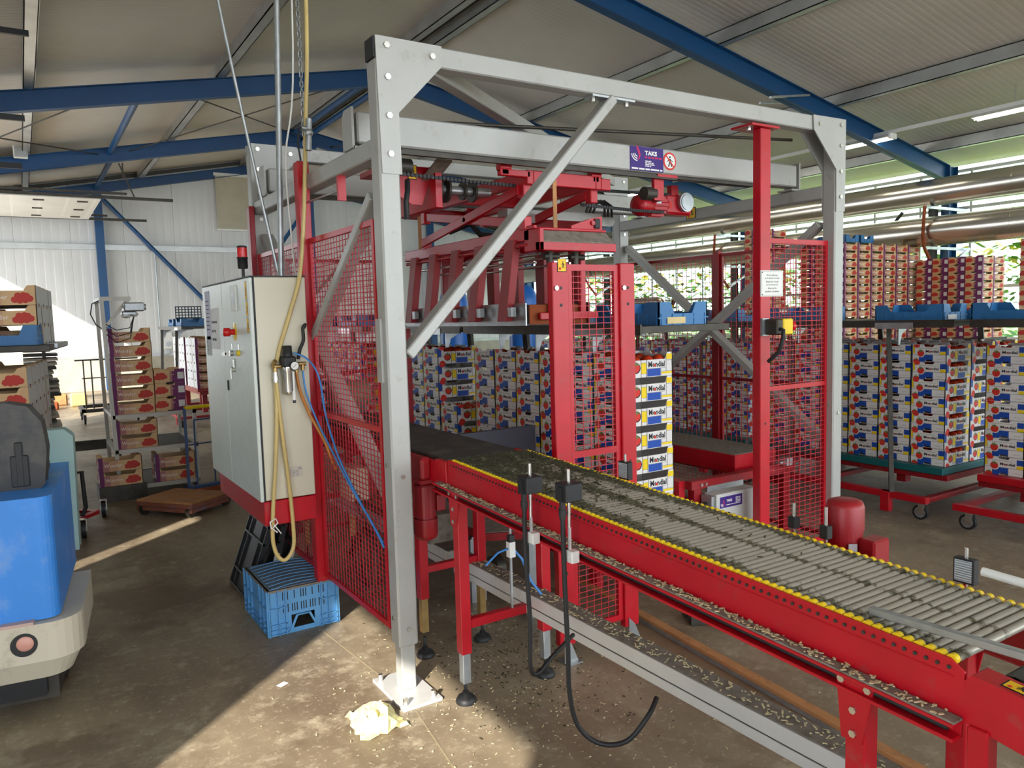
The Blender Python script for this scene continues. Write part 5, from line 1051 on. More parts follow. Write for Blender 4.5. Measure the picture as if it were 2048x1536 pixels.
lt('top_arm', lambda m: (m.box(.67, .93, 8.4, 8.44, 1.945, 1.985), m.box(.67, .71, 8.42, 9.35, 1.945, 1.985), m.beam((.7, 8.42, 1.7), (.9, 8.42, 1.95), .03, .03)))
dv = lt('device_head', lambda m: (m.box(.86, 1.04, 8.33, 8.5, 1.84, 1.925), m.cyl((1.04, 8.4, 1.88), (1.06, 8.4, 1.88), .03, n=12), m.box(.84, .97, 8.36, 8.47, 1.8, 1.84)), 'galv', 0.01)
m = MB(); m.sphere((.88, 8.4, 1.8), .045, 0, 12, 6, .6); m.sphere((.95, 8.4, 1.81), .04, 0, 12, 6, .6); m.build('device_lens', M['white'], dv)
for k in range(3): lt('cable', lambda m: m.tube([(.70, 8.4, 1.72 - .05 * k), (.78, 8.36, 1.66 - .06 * k), (.9, 8.36, 1.68 - .05 * k), (.95, 8.4, 1.8)], .005, 0, 6), 'black')
lt('cable', lambda m: m.tube([(.68, 8.5, 1.96), (.6, 8.5, 1.92), (.58, 8.5, 1.82), (.62, 8.5, 1.72), (.69, 8.5, 1.66)], .006, 0, 6), 'black')
caster(t, .74, 8.44, .05); caster(t, 1.42, 8.44, .05); caster(t, .74, 9.3, .05); caster(t, 1.42, 9.3, .05)
GWL = 'wonder cartons on the rack cart'
for l in range(6): box_at(WON, 'fruit_carton', .715, 8.45, .823 + l * BP, 'wonder carton, layer %s from bottom, tall column on the cart top shelf' % NUM[l], GWL, cat='carton')
for l in range(2): box_at(WON, 'fruit_carton', .72, 8.45, .478 + l * BP, 'wonder carton, %s of two on the middle cart shelf' % ('lower', 'upper')[l], GWL, cat='carton')
for l in range(2): box_at(WON, 'fruit_carton', .54, 8.3, .153 + l * BP, 'wonder carton, %s of two sticking out left of the cart bottom shelf' % ('lower', 'upper')[l], GWL, cat='carton')
for l in range(2): box_at(WON, 'fruit_carton', 1.055, 8.46, .108 + l * BP, 'wonder carton, %s of two at the right end of the cart bottom shelf' % ('lower', 'upper')[l], GWL, cat='carton')
for l in range(3): box_at(WON, 'fruit_carton', 1.385, 8.47, .823 + l * BP, 'beige carton with white square label, layer %s from bottom on the cart top shelf' % NUM[l], GWL, PI / 2, cat='carton')
tag(MB().box(.53, .95, 8.3, 8.62, 0.0, .15).build('dark_box', M['dksteel'], loc=(.74, 8.46, 0)), 'dark low block under the cartons sticking out left of the cart', 'block')
# platform scale and push cart
t = thing('platform_scale', 'worn wooden topped platform scale on wheels in front of the rack cart', 'scale', (1.15, 7.5, 0), local=True, rz=math.atan2(-.79, .62))
def lt(name, f, mm=LM, bev=0): return tp(t, name, f, mm, bev)
lt('platform', lambda m: m.box(-.31, .31, -.24, .24, .12, .14), 'wood', 0.004); lt('frame', lambda m: m.box(-.31, .31, -.24, .24, .045, .12), mat('rusted_red_frame', srgb(140, 84, 66), .7, 0, .2, 6, dirt=srgb(86, 120, 160), damt=.12)); lt('seam', lambda m: m.box(-.312, .312, -.242, .242, .08, .084), 'black')
for x, y in ((-.25, .26), (.25, .26), (-.26, -.2), (.26, -.2)): lt('wheel', lambda m: m.cyl((x - .02, y, .05), (x + .02, y, .05), .05, 0, 18), 'dksteel')
t = thing('push_cart', 'blue framed push cart with a yellow handle bar behind the scale', 'cart', (1.5, 8.05, 0))
lt('handle', lambda m: m.cyl((1.29, 8.02, .885), (1.62, 8.1, .885), .018, n=12), 'yellow')
BF = mat('worn_blue_frame', srgb(52, 84, 132), .5, 0, .2, 8, dirt=srgb(90, 70, 60), damt=.3)
for x, y in ((1.29, 8.02), (1.61, 8.1)): lt('upright', lambda m: m.beam((x, y, .07), (x, y, .885), .026, .026), BF)
for x, y in ((1.37, 8.03), (1.55, 8.08)): lt('inner_rod', lambda m: m.cyl((x, y - .01, .12), (x, y - .01, .76), .008, n=8), BF)
lt('cross_rod', lambda m: m.cyl((1.37, 8.02, .76), (1.55, 8.07, .76), .008, n=8), BF); lt('cross_rod', lambda m: m.cyl((1.29, 8.01, .52), (1.61, 8.09, .52), .007, n=8), BF)
lt('base', lambda m: m.beam((1.26, 7.98, .1), (1.66, 8.08, .1), .08, .03), BF); lt('toe_plate', lambda m: m.beam((1.2, 7.86, .07), (1.6, 7.96, .07), .07, .05), 'rust')
for x, y in ((1.27, 8.06), (1.64, 8.15)): lt('wheel', lambda m: m.cyl((x - .02, y, .06), (x + .02, y, .06), .06, 0, 18), 'black')
# rotated cart with white sided cartons at the left picture edge
ROT = -6.5 * PI / 180
t = thing('carton_trolley', 'trolley with two decks of white sided wonder cartons at the left picture edge', 'trolley', (.015, 6.49, 0), local=True, rz=ROT)
def lt(name, f, mm=LM, bev=0): return tp(t, name, f, mm, bev)
lt('deck', lambda m: m.box(-.85, .14, -.05, 1.6, .525, .57), 'dust', 0.003); lt('deck_frame', lambda m: m.box(-.85, .12, -.02, 1.55, .46, .525), 'dksteel')
lt('top_shelf', lambda m: m.box(-.85, .16, -.06, 1.55, 1.535, 1.58), 'dksteel', 0.003); lt('shelf_edge', lambda m: m.box(.1, .18, .3, 1.3, 1.55, 1.582), 'galv')
lt('post', lambda m: m.box(-.45, -.40, 1.56, 1.61, .1, 1.535), 'dksteel'); lt('post', lambda m: m.box(-.5, -.45, -.11, -.06, .1, 1.535), 'dksteel')
lt('base_beam', lambda m: (m.box(-.85, .1, .0, .06, .1, .16), m.box(-.85, .1, 1.4, 1.46, .1, .16), m.box(-.06, 0, 0, 1.46, .1, .16)), 'darkred')
lt('tow_frame', lambda m: (m.beam((.05, .6, .1), (.32, .95, .12), .05, .03), m.beam((.05, 1.25, .1), (.32, .95, .12), .05, .03)), 'red')
lt('hook_bar', lambda m: m.tube([(.1, .75, .5), (.24, .8, .5), (.25, .8, .2), (.22, .8, .13)], .018, 0, 8), 'black')
for x, y in ((.24, .55), (.36, 1.25), (-.8, .1)): caster(t, x, y, .075)
GWW = 'white sided wonder cartons at the left edge'
c_, s_ = math.cos(ROT), math.sin(ROT)
def lpos(x, y): return (.015 + c_ * x - s_ * y, 6.49 + s_ * x + c_ * y)
for l in range(6):
    for j in range(5):
        x, y = lpos(-BB, .005 + j * (BA + .005)); box_at(WONW, 'fruit_carton', x, y, .57 + l * BP, 'white sided carton, layer %s from bottom, row %s from front, left edge lower deck' % (NUM[l], NUM[j]), GWW, ROT, jit=.002, cat='carton')
    x, y = lpos(-2 * BB - .005, .005); box_at(WONW, 'fruit_carton', x, y, .57 + l * BP, 'white sided carton, layer %s from bottom, second column, left edge lower deck' % NUM[l], GWW, ROT, jit=.002, cat='carton')
for l in range(3):
    for j in range(4):
        if l == 0 and j == 0: continue
        x, y = lpos(-BB + .09, .04 + j * (BA + .005)); box_at(WONW, 'fruit_carton', x, y, 1.582 + l * BP, 'white sided carton, layer %s from bottom, row %s from front, left edge upper shelf' % (NUM[l], NUM[j]), GWW, ROT, jit=.002, cat='carton')
x, y = lpos(-BB + .08, .03); o = bpy.data.objects.new('stacking_crate', crate_mesh(.28, .385, .142)); COL.objects.link(o); o.location = (x, y, 1.582); o.rotation_euler = (0, 0, ROT); tag(o, 'dark blue crate below the front cartons on the left edge upper shelf', 'crate')
# tow tractor
t = thing('tow_tractor', 'blue tow tractor with cream bumper and black seat at lower left', 'tractor', (.02, 3.78, 0), local=True, rz=-7 * PI / 180)
def rnd_plan(x0, x1, y0, y1, r, n=6, left=False):
    p = [(x0, y1), (x0, y0)]
    for k in range(n + 1):
        a = -PI / 2 + (PI / 2) * k / n; p.append((x1 - r + r * math.cos(a), y0 + r + r * math.sin(a)))
    p.append((x1, y1)); return p
def soft(o, w, n=3): o.modifiers['bevel'].width = w; o.modifiers['bevel'].segments = n; return o
m = MB(); m.prism(rnd_plan(-.95, .115, -.02, .7, .13), (0, 0, .285), (1, 0, 0), (0, 1, 0), (0, 0, .165)); soft(m.build('bumper', M['cream'], t, bevel=.01), .012)
m = MB(); p0 = rnd_plan(-.95, .105, -.01, .7, .13); p1 = rnd_plan(-.95, .06, .04, .7, .1); n_ = len(p0)
m.add([(x, y, .285) for x, y in p0] + [(x, y, .19) for x, y in p1], [tuple(range(n_)), tuple(range(2 * n_ - 1, n_ - 1, -1))] + [(i, (i + 1) % n_, n_ + (i + 1) % n_, n_ + i) for i in range(n_)]); m.build('bumper_skirt', M['cream'], t)
m = MB(); m.prism(rnd_plan(-.95, .035, .02, .95, .06), (0, 0, .455), (1, 0, 0), (0, 1, 0), (0, 0, .53)); bd = soft(m.build('rear_body', M['tractorblue'], t, bevel=.02), .05, 4)
m = MB(); m.box(-.18, -.06, -.022, .03, .45, .463); m.build('reflector_strip', flat('faded_pink', srgb(190, 160, 150)), t)
m = MB(); m.cyl((-.1, -.012, .37), (-.1, -.023, .37), .05, 0, 28); lp = m.build('lamp_recess', M['black'], t)
m = MB(); m.lathe([(.002, .006), (.022, .004), (.038, -.004), (.038, -.02)], (-.096, -.024, .375), (0, -1, 0), 0, 26); m.build('lamp_lens', flat('old_pink_lens', srgb(206, 150, 136), .35), lp)
m = MB(); m.box(-.75, 0.0, .12, .9, .06, .26); m.build('chassis', M['dksteel'], t)
m = MB(); m.box(-.22, -.04, .06, .12, .1, .2); m.build('tow_plate', M['crateblack'], t)
for x in (-.82, -.06): m = MB(); m.cyl((x - .06, .5, .17), (x + .06, .5, .17), .17, 0, 24); w_ = m.build('wheel', M['black'], t); m = MB(); m.cyl((x - .063, .5, .17), (x + .063, .5, .17), .09, 0, 18); m.build('hub', M['cream'], w_)
m = MB()
for i, (y, z, hw) in enumerate(((.3, .98, .26), (.26, 1.1, .3), (.27, 1.26, .28), (.31, 1.36, .22))): pass
pf = [(-.42, .97), (-.04, .97), (-.005, 1.0), (.012, 1.16), (-.0, 1.28), (-.05, 1.355), (-.13, 1.375), (-.33, 1.375), (-.41, 1.355), (-.46, 1.28), (-.47, 1.16), (-.455, 1.0)]
m.prism(pf, (0, .24, 0), (1, 0, 0), (0, 0, 1), (0.0, .13, .0)); soft(m.build('seat_back', M['seat'], t, bevel=.02), .03, 3)
m = MB(); m.box(-.11, -.08, .228, .245, 1.0, 1.2); m.box(-.13, -.06, .23, .243, 1.0, 1.14); m.build('seat_bracket', M['black'], t, bevel=.004)
m = MB(); m.box(-.45, -.03, .3, .75, .98, 1.06); soft(m.build('seat_cushion', M['seat'], t, bevel=.02), .03, 3)
m = MB(); m.prism([(-.6, .5), (.05, .5), (.06, 1.12), (.02, 1.16), (-.6, 1.16)], (0, .95, 0), (1, 0, 0), (0, 0, 1), (0, .12, 0)); m.build('cowl', M['palegreen'], t, bevel=.01)
# blue crate upside down, folded black crates
t = thing('blue_crate', 'light blue slotted crate standing upside down on the floor by the fence', 'crate', (1.2, 4.36, 0))
w, L_, h0 = .38, .5, .255
LB = mat('light_blue_crate', srgb(96, 160, 212), .42, 0, .08, 4, dirt=srgb(140, 150, 156), damt=.06)
x0, x1, y0, y1 = 1.02, 1.4, 4.12, 4.62
lt('front_wall', lambda m: (m.box(x0, x1, y0, y0 + .008, .1, h0), m.box(x0, x0 + .12, y0, y0 + .008, 0, .1), m.box(x1 - .13, x1, y0, y0 + .008, 0, .1), m.box(x0 + .12, x1 - .13, y0, y0 + .008, 0, .025)), LB)
lt('side_wall', lambda m: m.box(x0, x0 + .008, y0, y1, 0, h0), LB); lt('side_wall', lambda m: m.box(x1 - .008, x1, y0, y1, 0, h0), LB); lt('back_wall', lambda m: m.box(x0, x1, y1 - .008, y1, 0, h0), LB)
def f(m):
    for z in (.005, .03, .06, .15): 
        for a_, b_ in ((x0, x0 + .1), (x1 - .1, x1)): m.box(a_, b_, y0 - .012, y0, z, z + .006)
        m.box(x0 - .012, x0, y0, y1, z, z + .006); m.box(x1, x1 + .012, y0, y1, z, z + .006)
    for x in (x0, x0 + .05, x0 + .09, x1 - .006, x1 - .05, x1 - .09): m.box(x - .003, x + .003, y0 - .012, y0, 0, h0)
    for y in (y0, y0 + .08, y0 + .16, y1 - .16, y1 - .08, y1): m.box(x0 - .012, x0, y - .003, y + .003, 0, h0); m.box(x1, x1 + .012, y - .003, y + .003, 0, h0)
    m.beam((x0 + .11, y0 - .006, .01), (x0 + .15, y0 - .006, .095), .006, .012); m.beam((x1 - .12, y0 - .006, .01), (x1 - .16, y0 - .006, .095), .006, .012); m.box(x0 + .15, x1 - .16, y0 - .012, y0, .092, .098)
lt('ribs', f, LB)
lt('rim', lambda m: m.box(x0 - .006, x1 + .006, y0 - .006, y1 + .006, h0 - .012, h0), 'dust')
lt('bottom_panel', lambda m: m.box(x0 + .01, x1 - .01, y0 + .01, y1 - .01, h0, h0 + .004), mat('dusty_crate_bottom', srgb(104, 124, 142), .7, 0, .15, 6, dirt=srgb(70, 74, 78), damt=.3))
def f(m):
    for k in range(9):
        y = y0 + .03 + k * .055; m.tube([(x0 + .02, y - .02, h0 + .004), (x0 + .12, y + .012, h0 + .004), ((x0 + x1) / 2, y + .02, h0 + .004), (x1 - .12, y + .012, h0 + .004), (x1 - .02, y - .02, h0 + .004)], .004, 0, 5)
lt('bottom_ribs', f, LB)
def f(m):
    for r_, zz in ((0, .19), (1, .12)):
        for g in range(5):
            for k in range(3):
                if r_ == 0 and (g, k) in ((1, 0), (1, 2), (3, 0), (3, 2), (4, 1)): continue
                x = x0 + .075 + g * .05 + k * .0135; m.box(x, x + .005, y0 - .001, y0 + .001, zz, zz + .045)
lt('slots', f, 'ink')
for k in range(3):
    t = thing('folded_crate', ('outermost black folded crate leaning on the cabinet base', 'middle black folded crate with a white label, leaning', 'innermost black folded crate with a white label, leaning')[k], 'crate', (1.1 + k * .1, 4.95, 0))
    xb, xt = 1.07 + k * .1, 1.23 + k * .085; d = Vector((xt - xb, 0, .44)).normalized(); nrm = Vector((-.44, 0, xt - xb)).normalized(); o_ = Vector((xb, 0, 0.005))
    lt('panel', lambda m: m.prism([(4.72, 0), (5.17, 0), (5.17, .46), (4.72, .46)], o_, (0, 1, 0), d, nrm * .02), 'crateblack')
    def f(m):
        for y in (4.72, 4.82, 5.07, 5.16): m.prism([(y, 0), (y + .012, 0), (y + .012, .46), (y, .46)], o_ + nrm * .02, (0, 1, 0), d, nrm * .014)
        for v_ in (0, .1, .34, .448): m.prism([(4.72, v_), (5.17, v_), (5.17, v_ + .012), (4.72, v_ + .012)], o_ + nrm * .02, (0, 1, 0), d, nrm * .014)
    lt('ribs', f, 'crateblack')
    if k:
        m = MB(); q = o_ + d * .12 + Vector((0, 4.7185, 0)); m.prism([(0, 0), (.16, 0), (.16, .03), (0, .03)], q, d, nrm, (0, -.001, 0), 0)
        m.text('IFCO', q, d, nrm, .035, .008, .08, .015, 1, .0, .02, 1) if False else m.text('IFCO', q + Vector((0, -.0015, 0)), d, -nrm, .035, -.022, .08, .015, 1, 0, .02, 1)
        m.build('label', [M['card'], M['ink']], t)
t = thing('paper_scrap', 'crumpled yellowish paper lying at the foot of the front gantry post', 'paper', (1.17, 3.0, 0))
r = random.Random(8); m = MB(); G = 9
pts = [[(1.05 + .2 * i / G + r.uniform(-.012, .012), 2.86 + .22 * j / G + r.uniform(-.012, .012), max(.002, .075 * math.sin(PI * i / G) * math.sin(PI * j / G) + r.uniform(-.018, .02))) for i in range(G + 1)] for j in range(G + 1)]
m.add([p for q in pts for p in q], [(j * (G + 1) + i, j * (G + 1) + i + 1, (j + 1) * (G + 1) + i + 1, (j + 1) * (G + 1) + i) for j in range(G) for i in range(G)])
ob = m.build('sheet', mat('yellowish_paper', srgb(232, 224, 160), .7, 0, .1, 12), t); sd = ob.modifiers.new('thick', 'SOLIDIFY'); sd.thickness = .002
t = thing('paper_scrap', 'tiny white paper scrap lying on the sunlit floor', 'paper', (.92, 3.55, 0)); lt('sheet', lambda m: m.beam((.9, 3.53, .002), (.94, 3.55, .002), .03, .002), 'white')
# things farther back on the left
t = thing('empty_trolley', 'empty dark trolley with thin uprights on the bright floor at left', 'trolley', (1.0, 15.8, 0))
lt('base', lambda m: (m.box(.8, 1.75, 15.3, 15.36, .2, .26), m.box(.8, 1.75, 16.2, 16.26, .2, .26), m.box(.8, .86, 15.3, 16.26, .2, .26), m.box(1.2, 1.26, 15.3, 16.26, .2, .26)), 'dksteel')
for x in (.88, 1.0): lt('upright', lambda m: m.cyl((x, 15.4, .26), (x, 15.4, 1.12), .012, n=8), 'dksteel')
lt('top_bar', lambda m: m.cyl((.75, 15.4, 1.12), (1.75, 15.4, 1.12), .014, n=8), 'dksteel'); lt('cross_bar', lambda m: m.cyl((.85, 15.4, .8), (1.7, 15.4, .8), .01, n=8), 'dksteel')
for x, y in ((.84, 15.3), (1.3, 15.3), (1.68, 15.3), (.84, 16.1)): caster(t, x, y, .08)
t = thing('flat_carton_bundle', 'pile of dark flattened cartons standing behind the left trolley', 'carton bundle', (.35, 11.5, 0))
r = random.Random(4)
for i in range(26): z = .03 + i * .055; s2 = r.uniform(0, .1); lt('flat_carton', lambda m: m.box(.0, .28 + s2, 11.1, 11.7, z, z + .03), M['pin'] if i % 3 else M['dksteel'])
lt('binding_post', lambda m: m.box(.2, .24, 11.04, 11.1, 0, 1.55), 'dksteel')
t = thing('tow_bar', 'dark tow bar lying between the left trolley and the rack cart', 'bar', (.5, 9.4, .4)); lt('bar', lambda m: m.box(.25, .9, 9.5, 9.55, .36, .42), 'dksteel'); lt('bar', lambda m: m.beam((.25, 9.4, .46), (.85, 9.5, .44), .03, .05), 'dksteel'); lt('stand', lambda m: m.box(.3, .35, 9.5, 9.55, 0, .36), 'dksteel'); lt('stand', lambda m: m.box(.8, .85, 9.5, 9.55, 0, .36), 'dksteel')
for i, (x, y, h, mm, lab) in enumerate(((.6, 19.5, .25, 'wood', 'small orange bin on the bright floor far left'), (.95, 19.0, .28, 'hose', 'small yellowish sack on the bright floor far left'), (.4, 18.6, .16, 'rust', 'low reddish block on the bright floor far left'))):
    m = MB(); m.box(x - .16, x + .16, y - .15, y + .15, 0, h); tag(m.build('floor_bin', M[mm], loc=(x, y, 0), bevel=.03), lab, 'bin')
# far trolley with white cartons left of the cabinet
GF = 'white cartons on the far trolley'
trolley('far red trolley with white cartons, seen left of the control cabinet', (2.1, 13.6, 0), 'darkred', 2.3, 1.0, .62, 1.62, (.1, .95), (.3, 1.9), .1)
for c in range(7):
    for l in range(6):
        y = 13.62 + c * (BA + .004) + (.16 if c > 2 else 0); box_at(WONW, 'fruit_carton', 2.42, y, .62 + l * BP, 'white carton, layer %s from bottom, column %s from right, far trolley' % (NUM[l], NUM[c]), GF, cat='carton')
for i, (y, lab) in enumerate(((13.7, 'dark blue crate on the far trolley shelf nearest the cabinet'), (14.5, 'dark blue crate on the far trolley shelf, left one'))): box_at(CR, 'stacking_crate', 2.25, y, 1.662, lab, GC, cat='crate')
t = thing('lattice_crate', 'dark blue lattice sided crate tilted on the far trolley shelf', 'crate', (2.3, 13.95, 1.8)); 
def f(m):
    for k in range(9): m.box(2.2 + k * .05, 2.215 + k * .05, 13.93, 13.945, 1.8, 2.0)
    for k in range(5): m.box(2.2, 2.615, 13.93, 13.945, 1.8 + k * .046, 1.815 + k * .046)
    m.box(2.2, 2.615, 13.945, 14.25, 1.792, 1.802)
lt('wall', f, mat('dark_blue_crate', srgb(20, 52, 78), .45))
# ---------------------------------------------------------------- red pusher machine beside the screen stack
t = thing('pusher_machine', 'low red transfer machine with motor behind the screen stack', 'machine', (3.9, 4.2, 0))
def lt(name, f, mm='red', bev=0, label=None): return tp(t, name, f, mm, bev, label)
lt('drive_housing', lambda m: m.box(3.965, 4.38, 3.5, 4.55, .6, .725), 'red', .004); lt('dusty_lid', lambda m: m.box(3.97, 4.375, 3.505, 4.545, .725, .729), 'dust')
lt('front_beam', lambda m: m.box(3.42, 4.4, 3.36, 3.42, .59, .645), 'darkred', .003); lt('side_arm', lambda m: m.prism([(3.35, .5), (3.42, .5), (3.42, .64), (3.6, .66), (4.6, .5), (4.6, .45), (3.5, .5)], (3.37, 0, 0), (0, 1, 0), (0, 0, 1), (.05, 0, 0)), 'red', .002)
bolts(t, [(3.5, 3.36, .617), (3.54, 3.36, .617)], (0, -1, 0), .012, .01)
for x in (3.45, 4.3): lt('leg', lambda m: m.box(x, x + .06, 3.37, 3.42, 0, .59), 'darkred')
for x in (3.45, 4.3): lt('leg', lambda m: m.box(x, x + .06, 4.9, 4.96, 0, .6), 'darkred')
lt('long_beam', lambda m: m.box(3.45, 3.5, 3.42, 4.96, .2, .26), 'darkred'); lt('long_beam', lambda m: m.box(4.3, 4.36, 3.42, 4.96, .5, .56), 'darkred'); lt('bottom_bar', lambda m: m.box(3.5, 4.4, 3.7, 3.74, .1, .15), 'darkred')
lt('switch', lambda m: (m.box(4.24, 4.3, 3.3, 3.36, .65, .7), m.cyl((4.2, 3.33, .67), (4.24, 3.33, .67), .012, n=10)), 'galv')
lt('motor', lambda m: (m.lathe([(.075, 0), (.062, .01), (.06, .17), (.066, .172), (.066, .27), (.056, .285), (.004, .287)], (4.07, 4.42, .725), (0, 0, 1), 0, 26), m.box(4.0, 4.14, 4.35, 4.49, .725, .74)), 'darkred')
lt('motor_fins', lambda m: [m.beam((4.07 + .063 * math.cos(a), 4.42 + .063 * math.sin(a), .75), (4.07 + .063 * math.cos(a), 4.42 + .063 * math.sin(a), .89), .003, .012, 0, (-math.sin(a), math.cos(a), 0)) for a in [2 * PI * k / 26 for k in range(26)]], 'darkred')
lt('motor_terminal', lambda m: m.box(3.96, 4.01, 4.38, 4.47, .76, .85), 'darkred', .004)
lt('cable', lambda m: m.tube([(3.98, 4.42, .76), (3.9, 4.4, .7), (3.8, 4.5, .72), (3.7, 4.7, .66), (3.6, 4.85, .6)], .01, 0, 8), 'black')
t = thing('terminal_box', 'light grey terminal box with a purple company sticker', 'terminal box', (3.7, 3.3, .2))
lt('box', lambda m: (m.box(3.53, 3.9, 3.262, 3.36, .2, .565),), flat('box_grey', srgb(196, 198, 194)), .004); lt('lid_edge', lambda m: m.box(3.5, 3.53, 3.275, 3.36, .21, .555), 'galv')
for z in (.5, .43): lt('cable_gland', lambda m: m.cyl((3.46, 3.32, z), (3.5, 3.32, z), .016, n=12), 'black')
lt('bracket', lambda m: m.box(3.55, 3.88, 3.355, 3.37, .5, .6), 'galv')
o, u, v = (3.56, 3.2615, .475), (1, 0, 0), (0, 0, 1); m = MB(); m.box(3.56, 3.76, 3.2615, 3.262, .475, .545); logo(m, (3.566, 3.2613, .482), u, v, .036, 1, 2, .0006); m.text('TAKS', o, u, v, .058, .034, .05, .016, 1, .0007, .04)
for i in range(4): greek(m, o, u, v, .14, .05 - i * .009, .045, .005, 1, .0007, i, .4)
greek(m, o, u, v, .055, .014, .13, .004, 1, .0007, 7, .3); m.build('sticker', [M['purple'], M['white'], M['pink']], t)
warn(t, (3.8, 3.2615, .3), (1, 0, 0), (0, 0, 1), .075, .065)
m = MB()
for a, b_, w_ in (((2.98, 3.0, .04), (3.3, 2.84, .05), .05), ((2.95, 2.92, .03), (3.25, 2.78, .03), .05)): m.beam(a, b_, w_, .05)
m.tube([(3.26, 2.84, .06), (3.34, 2.78, .05), (3.34, 2.72, .03), (3.28, 2.72, .02)], .018)
tag(m.build('scrap_bracket', M['dksteel'], loc=(3.1, 2.9, 0)), 'heap of dark metal brackets lying on the floor behind the rail', 'scrap')
# machinery glimpsed through the left wire fence and under the belt
t = thing('tyre', 'old dark wheel leaning behind the left wire fence', 'wheel', (1.55, 4.0, .25)); lt('ring', lambda m: m.tube([(1.52 + .0 * k, 3.95 + .14 * math.cos(a), .38 + .16 * math.sin(a)) for k, a in enumerate([2 * PI * i / 24 for i in range(25)])], .022, 0, 8), 'dksteel')
t = thing('valve_block', 'white air valve block with blue tubes under the roller conveyor', 'valve', (1.79, 2.83, .62)); lt('block', lambda m: m.box(1.77, 1.8, 2.85, 2.88, .62, .69), 'white'); lt('cap', lambda m: m.box(1.772, 1.798, 2.852, 2.878, .69, .72), 'black')
lt('tube', lambda m: m.tube([(1.77, 2.865, .66), (1.72, 2.87, .65), (1.66, 2.88, .6)], .005, 0, 6), 'bluehose'); lt('tube', lambda m: m.tube([(1.8, 2.865, .65), (1.84, 2.86, .6), (1.87, 2.84, .5), (1.9, 2.8, .44)], .006, 0, 6), 'bluehose'); lt('stay', lambda m: m.box(1.79, 1.8, 2.88, 2.89, .375, .8), 'galv')
t = thing('lift_table', 'red edged dusty lift plate under the belt, seen below the conveyor', 'plate', (2.3, 3.9, .35)); lt('plate', lambda m: m.prism([(2.0, 3.5), (2.3, 3.35), (2.42, 3.45), (2.42, 4.6), (2.0, 4.6)], (0, 0, .5), (1, 0, 0), (0, 1, 0), (0, 0, .04)), 'darkred'); lt('dust', lambda m: m.prism([(2.01, 3.51), (2.3, 3.37), (2.41, 3.46), (2.41, 4.59), (2.01, 4.59)], (0, 0, .54), (1, 0, 0), (0, 1, 0), (0, 0, .004)), 'dust')
lt('pillar', lambda m: m.box(2.15, 2.25, 3.9, 4.0, 0, .5), 'galv'); lt('wheel', lambda m: m.cyl((2.12, 3.6, .3), (2.17, 3.6, .3), .07, 0, 20), 'dksteel'); lt('foot', lambda m: m.box(2.3, 2.36, 3.5, 3.55, .0, .5), 'galv')
lt('dark_cover', lambda m: m.box(2.2, 2.9, 4.3, 4.34, .3, .95), flat('dark_plastic', srgb(72, 72, 84)))
t = thing('control_module', 'dusty grey electric box hanging under the belt behind the front post', 'electric box', (1.75, 3.6, .5)); lt('box', lambda m: m.box(1.75, 1.9, 3.62, 3.75, .5, .65), 'dust'); lt('mount', lambda m: m.box(1.82, 1.84, 3.75, 3.77, .5, .95), 'galv')
hose('power_cable', [(1.66, 3.4, .93), (1.74, 3.42, .85), (1.82, 3.45, .7), (1.9, 3.5, .55), (1.98, 3.6, .5)], .014, 'black', 'thick black cable hanging under the belt behind the first red leg', 'cable')
t = thing('motor_unit', 'dusty grey motor and wiring on the belt behind the left fence', 'motor', (1.85, 5.0, 1.1)); lt('body', lambda m: m.cyl((1.72, 5.0, 1.2), (1.98, 5.0, 1.2), .09, 0, 18), mat('dusty_motor', srgb(130, 118, 100), .8, 0, .15, 6)); lt('foot', lambda m: m.box(1.75, 1.95, 4.93, 5.07, 1.07, 1.14), 'dksteel'); lt('rod', lambda m: m.cyl((1.5, 5.1, 1.3), (2.2, 5.1, 1.36), .012, n=8), 'darkred'); lt('cable', lambda m: m.tube([(1.7, 5.0, 1.28), (1.6, 4.95, 1.3), (1.57, 4.95, 1.2), (1.66, 4.95, 1.12), (1.72, 5.0, 1.1)], .012, 0, 8), 'black')
t = thing('cream_terminal', 'cream wiring box with cables low behind the left wire fence', 'electric box', (1.5, 3.95, .7)); lt('box', lambda m: m.box(1.44, 1.54, 3.92, 4.1, .72, .9), 'cream', .004); lt('cable', lambda m: m.tube([(1.48, 3.92, .75), (1.46, 3.88, .68), (1.5, 3.86, .6), (1.56, 3.9, .5)], .008, 0, 6), 'black'); lt('mount', lambda m: m.box(1.54, 1.6, 3.98, 4.02, .74, .95), 'darkred')
